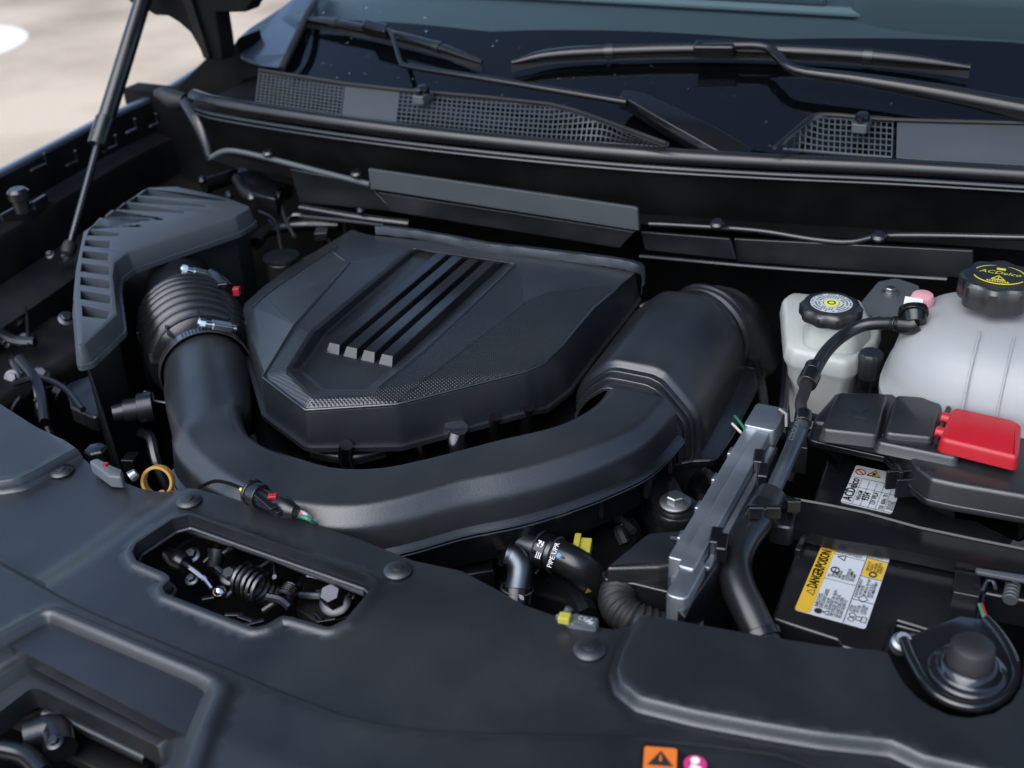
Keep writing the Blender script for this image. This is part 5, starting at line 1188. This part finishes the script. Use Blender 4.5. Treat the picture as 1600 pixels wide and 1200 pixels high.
for pts, r in ((((0, 520), (25, 532), (55, 534)), .007), (((40, 450), (42, 500), (44, 540)), .002), (((15, 430), (42, 405)), .003), (((20, 600), (60, 590), (100, 606), (130, 640)), .004), (((0, 380), (20, 370), (30, 400), (10, 440)), .006), (((60, 430), (80, 410), (105, 405), (108, 392)), .007), (((30, 560), (60, 600), (70, 660)), .006)):
    bm = nb(); tube(bm, [A(x, y, -.05) for x, y in pts], r, 8, 4); mk('pipe', bm, random.choice(('satin', 'dark_metal', 'rubber_gloss')), st)
bm = nb(); box(bm, (-1.27, .78, -.22), .2, .5, .28); mk('tower', bm, 'dark_paint', st, bevel=.02)
# rear corner behind the air box
rcn = thing('rear_corner_lines', (-1.1, 1.25, 0), 'dark pipes, wires and bracket in the rear corner behind the air box', 'pipework')
for pts, z, r, m_ in ((((318, 290), (350, 280), (380, 272), (420, 292), (450, 300)), .03, .012, 'gloss_black'), (((372, 280), (384, 300), (400, 308), (440, 310)), .04, .01, 'dark_paint'), (((405, 330), (430, 345), (440, 390), (452, 410)), .03, .0022, 'dark_metal'),
                     (((440, 315), (445, 340), (460, 370)), .03, .0025, 'rubber'), (((470, 325), (560, 340), (640, 350)), .035, .006, 'satin'), (((470, 338), (540, 345), (600, 352)), .03, .003, 'rubber'), (((400, 380), (420, 360), (470, 352), (530, 352)), .01, .009, 'satin')):
    bm = nb(); tube(bm, [A(x, y, z) for x, y in pts], r, 10, 5); mk('pipe', bm, m_, rcn)
for px, py in ((395, 312), (360, 308), (565, 332), (318, 285)):
    bm = nb(); lathe(bm, [(.005, 0), (.006, .006), (.003, .01)], A(px, py, .045), (0, -.4, 1), 12); mk('bolt', bm, 'zinc' if px == 395 else 'dark_metal', rcn)
bm = nb(); slab(bm, ccw(pix(((370, 268), (402, 262), (440, 290), (430, 310), (388, 300)), .05)), .03, .006); mk('bracket', bm, 'gloss_black', rcn)
# below the duct on the right
lb = thing('lower_hardware', (-.42, .72, -.1), 'dark clips, wires and brackets in the shadow below the intake duct', 'hardware')
for px, py, z in ((922, 806, -.05), (906, 830, -.05), (962, 786, -.06), (966, 812, -.06), (1018, 812, -.07), (880, 836, -.06), (1070, 735, -.05), (1090, 700, -.06)):
    c = A(px, py, z); bm = nb(); tube(bm, [c, c + V3((random.uniform(-.01, .01), random.uniform(-.01, .01), .018))], random.uniform(.002, .005), 8, 1); mk('stud', bm, random.choice(('zinc', 'dark_metal')), lb)
for pts, z, r, m_ in ((((700, 880), (760, 872), (775, 860)), -.06, .003, 'satin'), (((870, 900), (900, 930), (918, 965)), -.07, .012, 'satin'), (((1148, 650), (1160, 665), (1168, 680)), -.02, .0014, 'green_wire'), (((1144, 662), (1158, 676)), -.02, .0014, 'white_wire'), (((930, 790), (960, 800), (990, 830)), -.06, .004, 'rubber'), (((1060, 690), (1090, 740), (1100, 800)), -.08, .006, 'rubber'), (((1180, 560), (1190, 600), (1195, 640)), -.03, .005, 'satin'), (((1230, 560), (1226, 620), (1220, 680)), .0, .005, 'gloss_black')):
    bm = nb(); tube(bm, [A(x, y, z) for x, y in pts], r, 8, 4); mk('cable', bm, m_, lb)
bm = nb(); slab(bm, ccw(pix(((600, 850), (770, 850), (772, 890), (690, 905), (600, 880)), -.05)), .1, .004); mk('shroud', bm, 'satin', lb)
bm = nb(); box(bm, (-.38, .80, -.13), .1, .12, .12); mk('bracket', bm, 'dark', lb, bevel=.004)

# more looms, brackets and studs in the shadowed gaps
random.seed(5)
for (x0, y0, x1, y1, z0q, z1q, par, n) in ((1000, 660, 1170, 830, -.12, -.03, lb, 11), (840, 800, 1010, 880, -.12, -.05, lb, 7), (180, 640, 330, 745, -.12, -.03, st, 9), (0, 560, 110, 640, -.14, -.08, st, 6), (420, 330, 560, 380, -.02, .02, rcn, 6), (1190, 560, 1290, 680, -.08, -.01, lb, 7), (500, 700, 820, 715, -.06, -.03, lb, 7)):
    for k in range(n):
        px, py, z = random.uniform(x0, x1), random.uniform(y0, y1), random.uniform(z0q, z1q); c = A(px, py, z); bm = nb()
        kind_ = random.random()
        if kind_ < .55:
            dx, dy = random.uniform(-.06, .06), random.uniform(-.05, .05)
            tube(bm, [c, c + V3((dx*.4 + random.uniform(-.01, .01), dy*.4, .008)), c + V3((dx, dy, -.01)), c + V3((dx*1.5, dy*1.3, -.05))], random.choice((.0022, .003, .0045, .006)), 8, 5); mk('cable', bm, random.choice(('rubber', 'rubber_gloss', 'satin', 'dark_metal')), par)
        elif kind_ < .8:
            box(bm, c, random.uniform(.01, .03), random.uniform(.006, .02), random.uniform(.004, .02), random.uniform(0, 3)); mk('clip', bm, random.choice(('plastic', 'dark_metal', 'satin')), par, bevel=.001)
        else:
            hexbolt(bm, c, (random.uniform(-.4, .4), random.uniform(-.6, 0), 1), random.uniform(.004, .007)); mk('bolt', bm, random.choice(('dark_metal', 'pipe_metal')), par)
for px, py, z, r in ((300, 868, .0, .005), (318, 880, -.005, .004), (360, 900, .002, .006), (352, 935, -.006, .005), (430, 905, .002, .004), (470, 930, -.004, .006), (496, 925, .0, .005), (300, 905, -.008, .004), (410, 955, -.004, .005), (545, 930, .002, .004)):
    bm = nb(); c = A(px, py, z); a_ = random.uniform(0, 3.1)
    if px % 20 < 10: hexbolt(bm, c, (random.uniform(-.3, .3), -.4, 1), r)
    else: tube(bm, [c, c + V3((.02*math.cos(a_), .02*math.sin(a_), .004)), c + V3((.03*math.cos(a_ + .5), .03*math.sin(a_ + .5), -.006))], r*.55, 8, 4)
    mk('linkage', bm, random.choice(('dark_metal', 'satin', 'pipe_metal')), la)
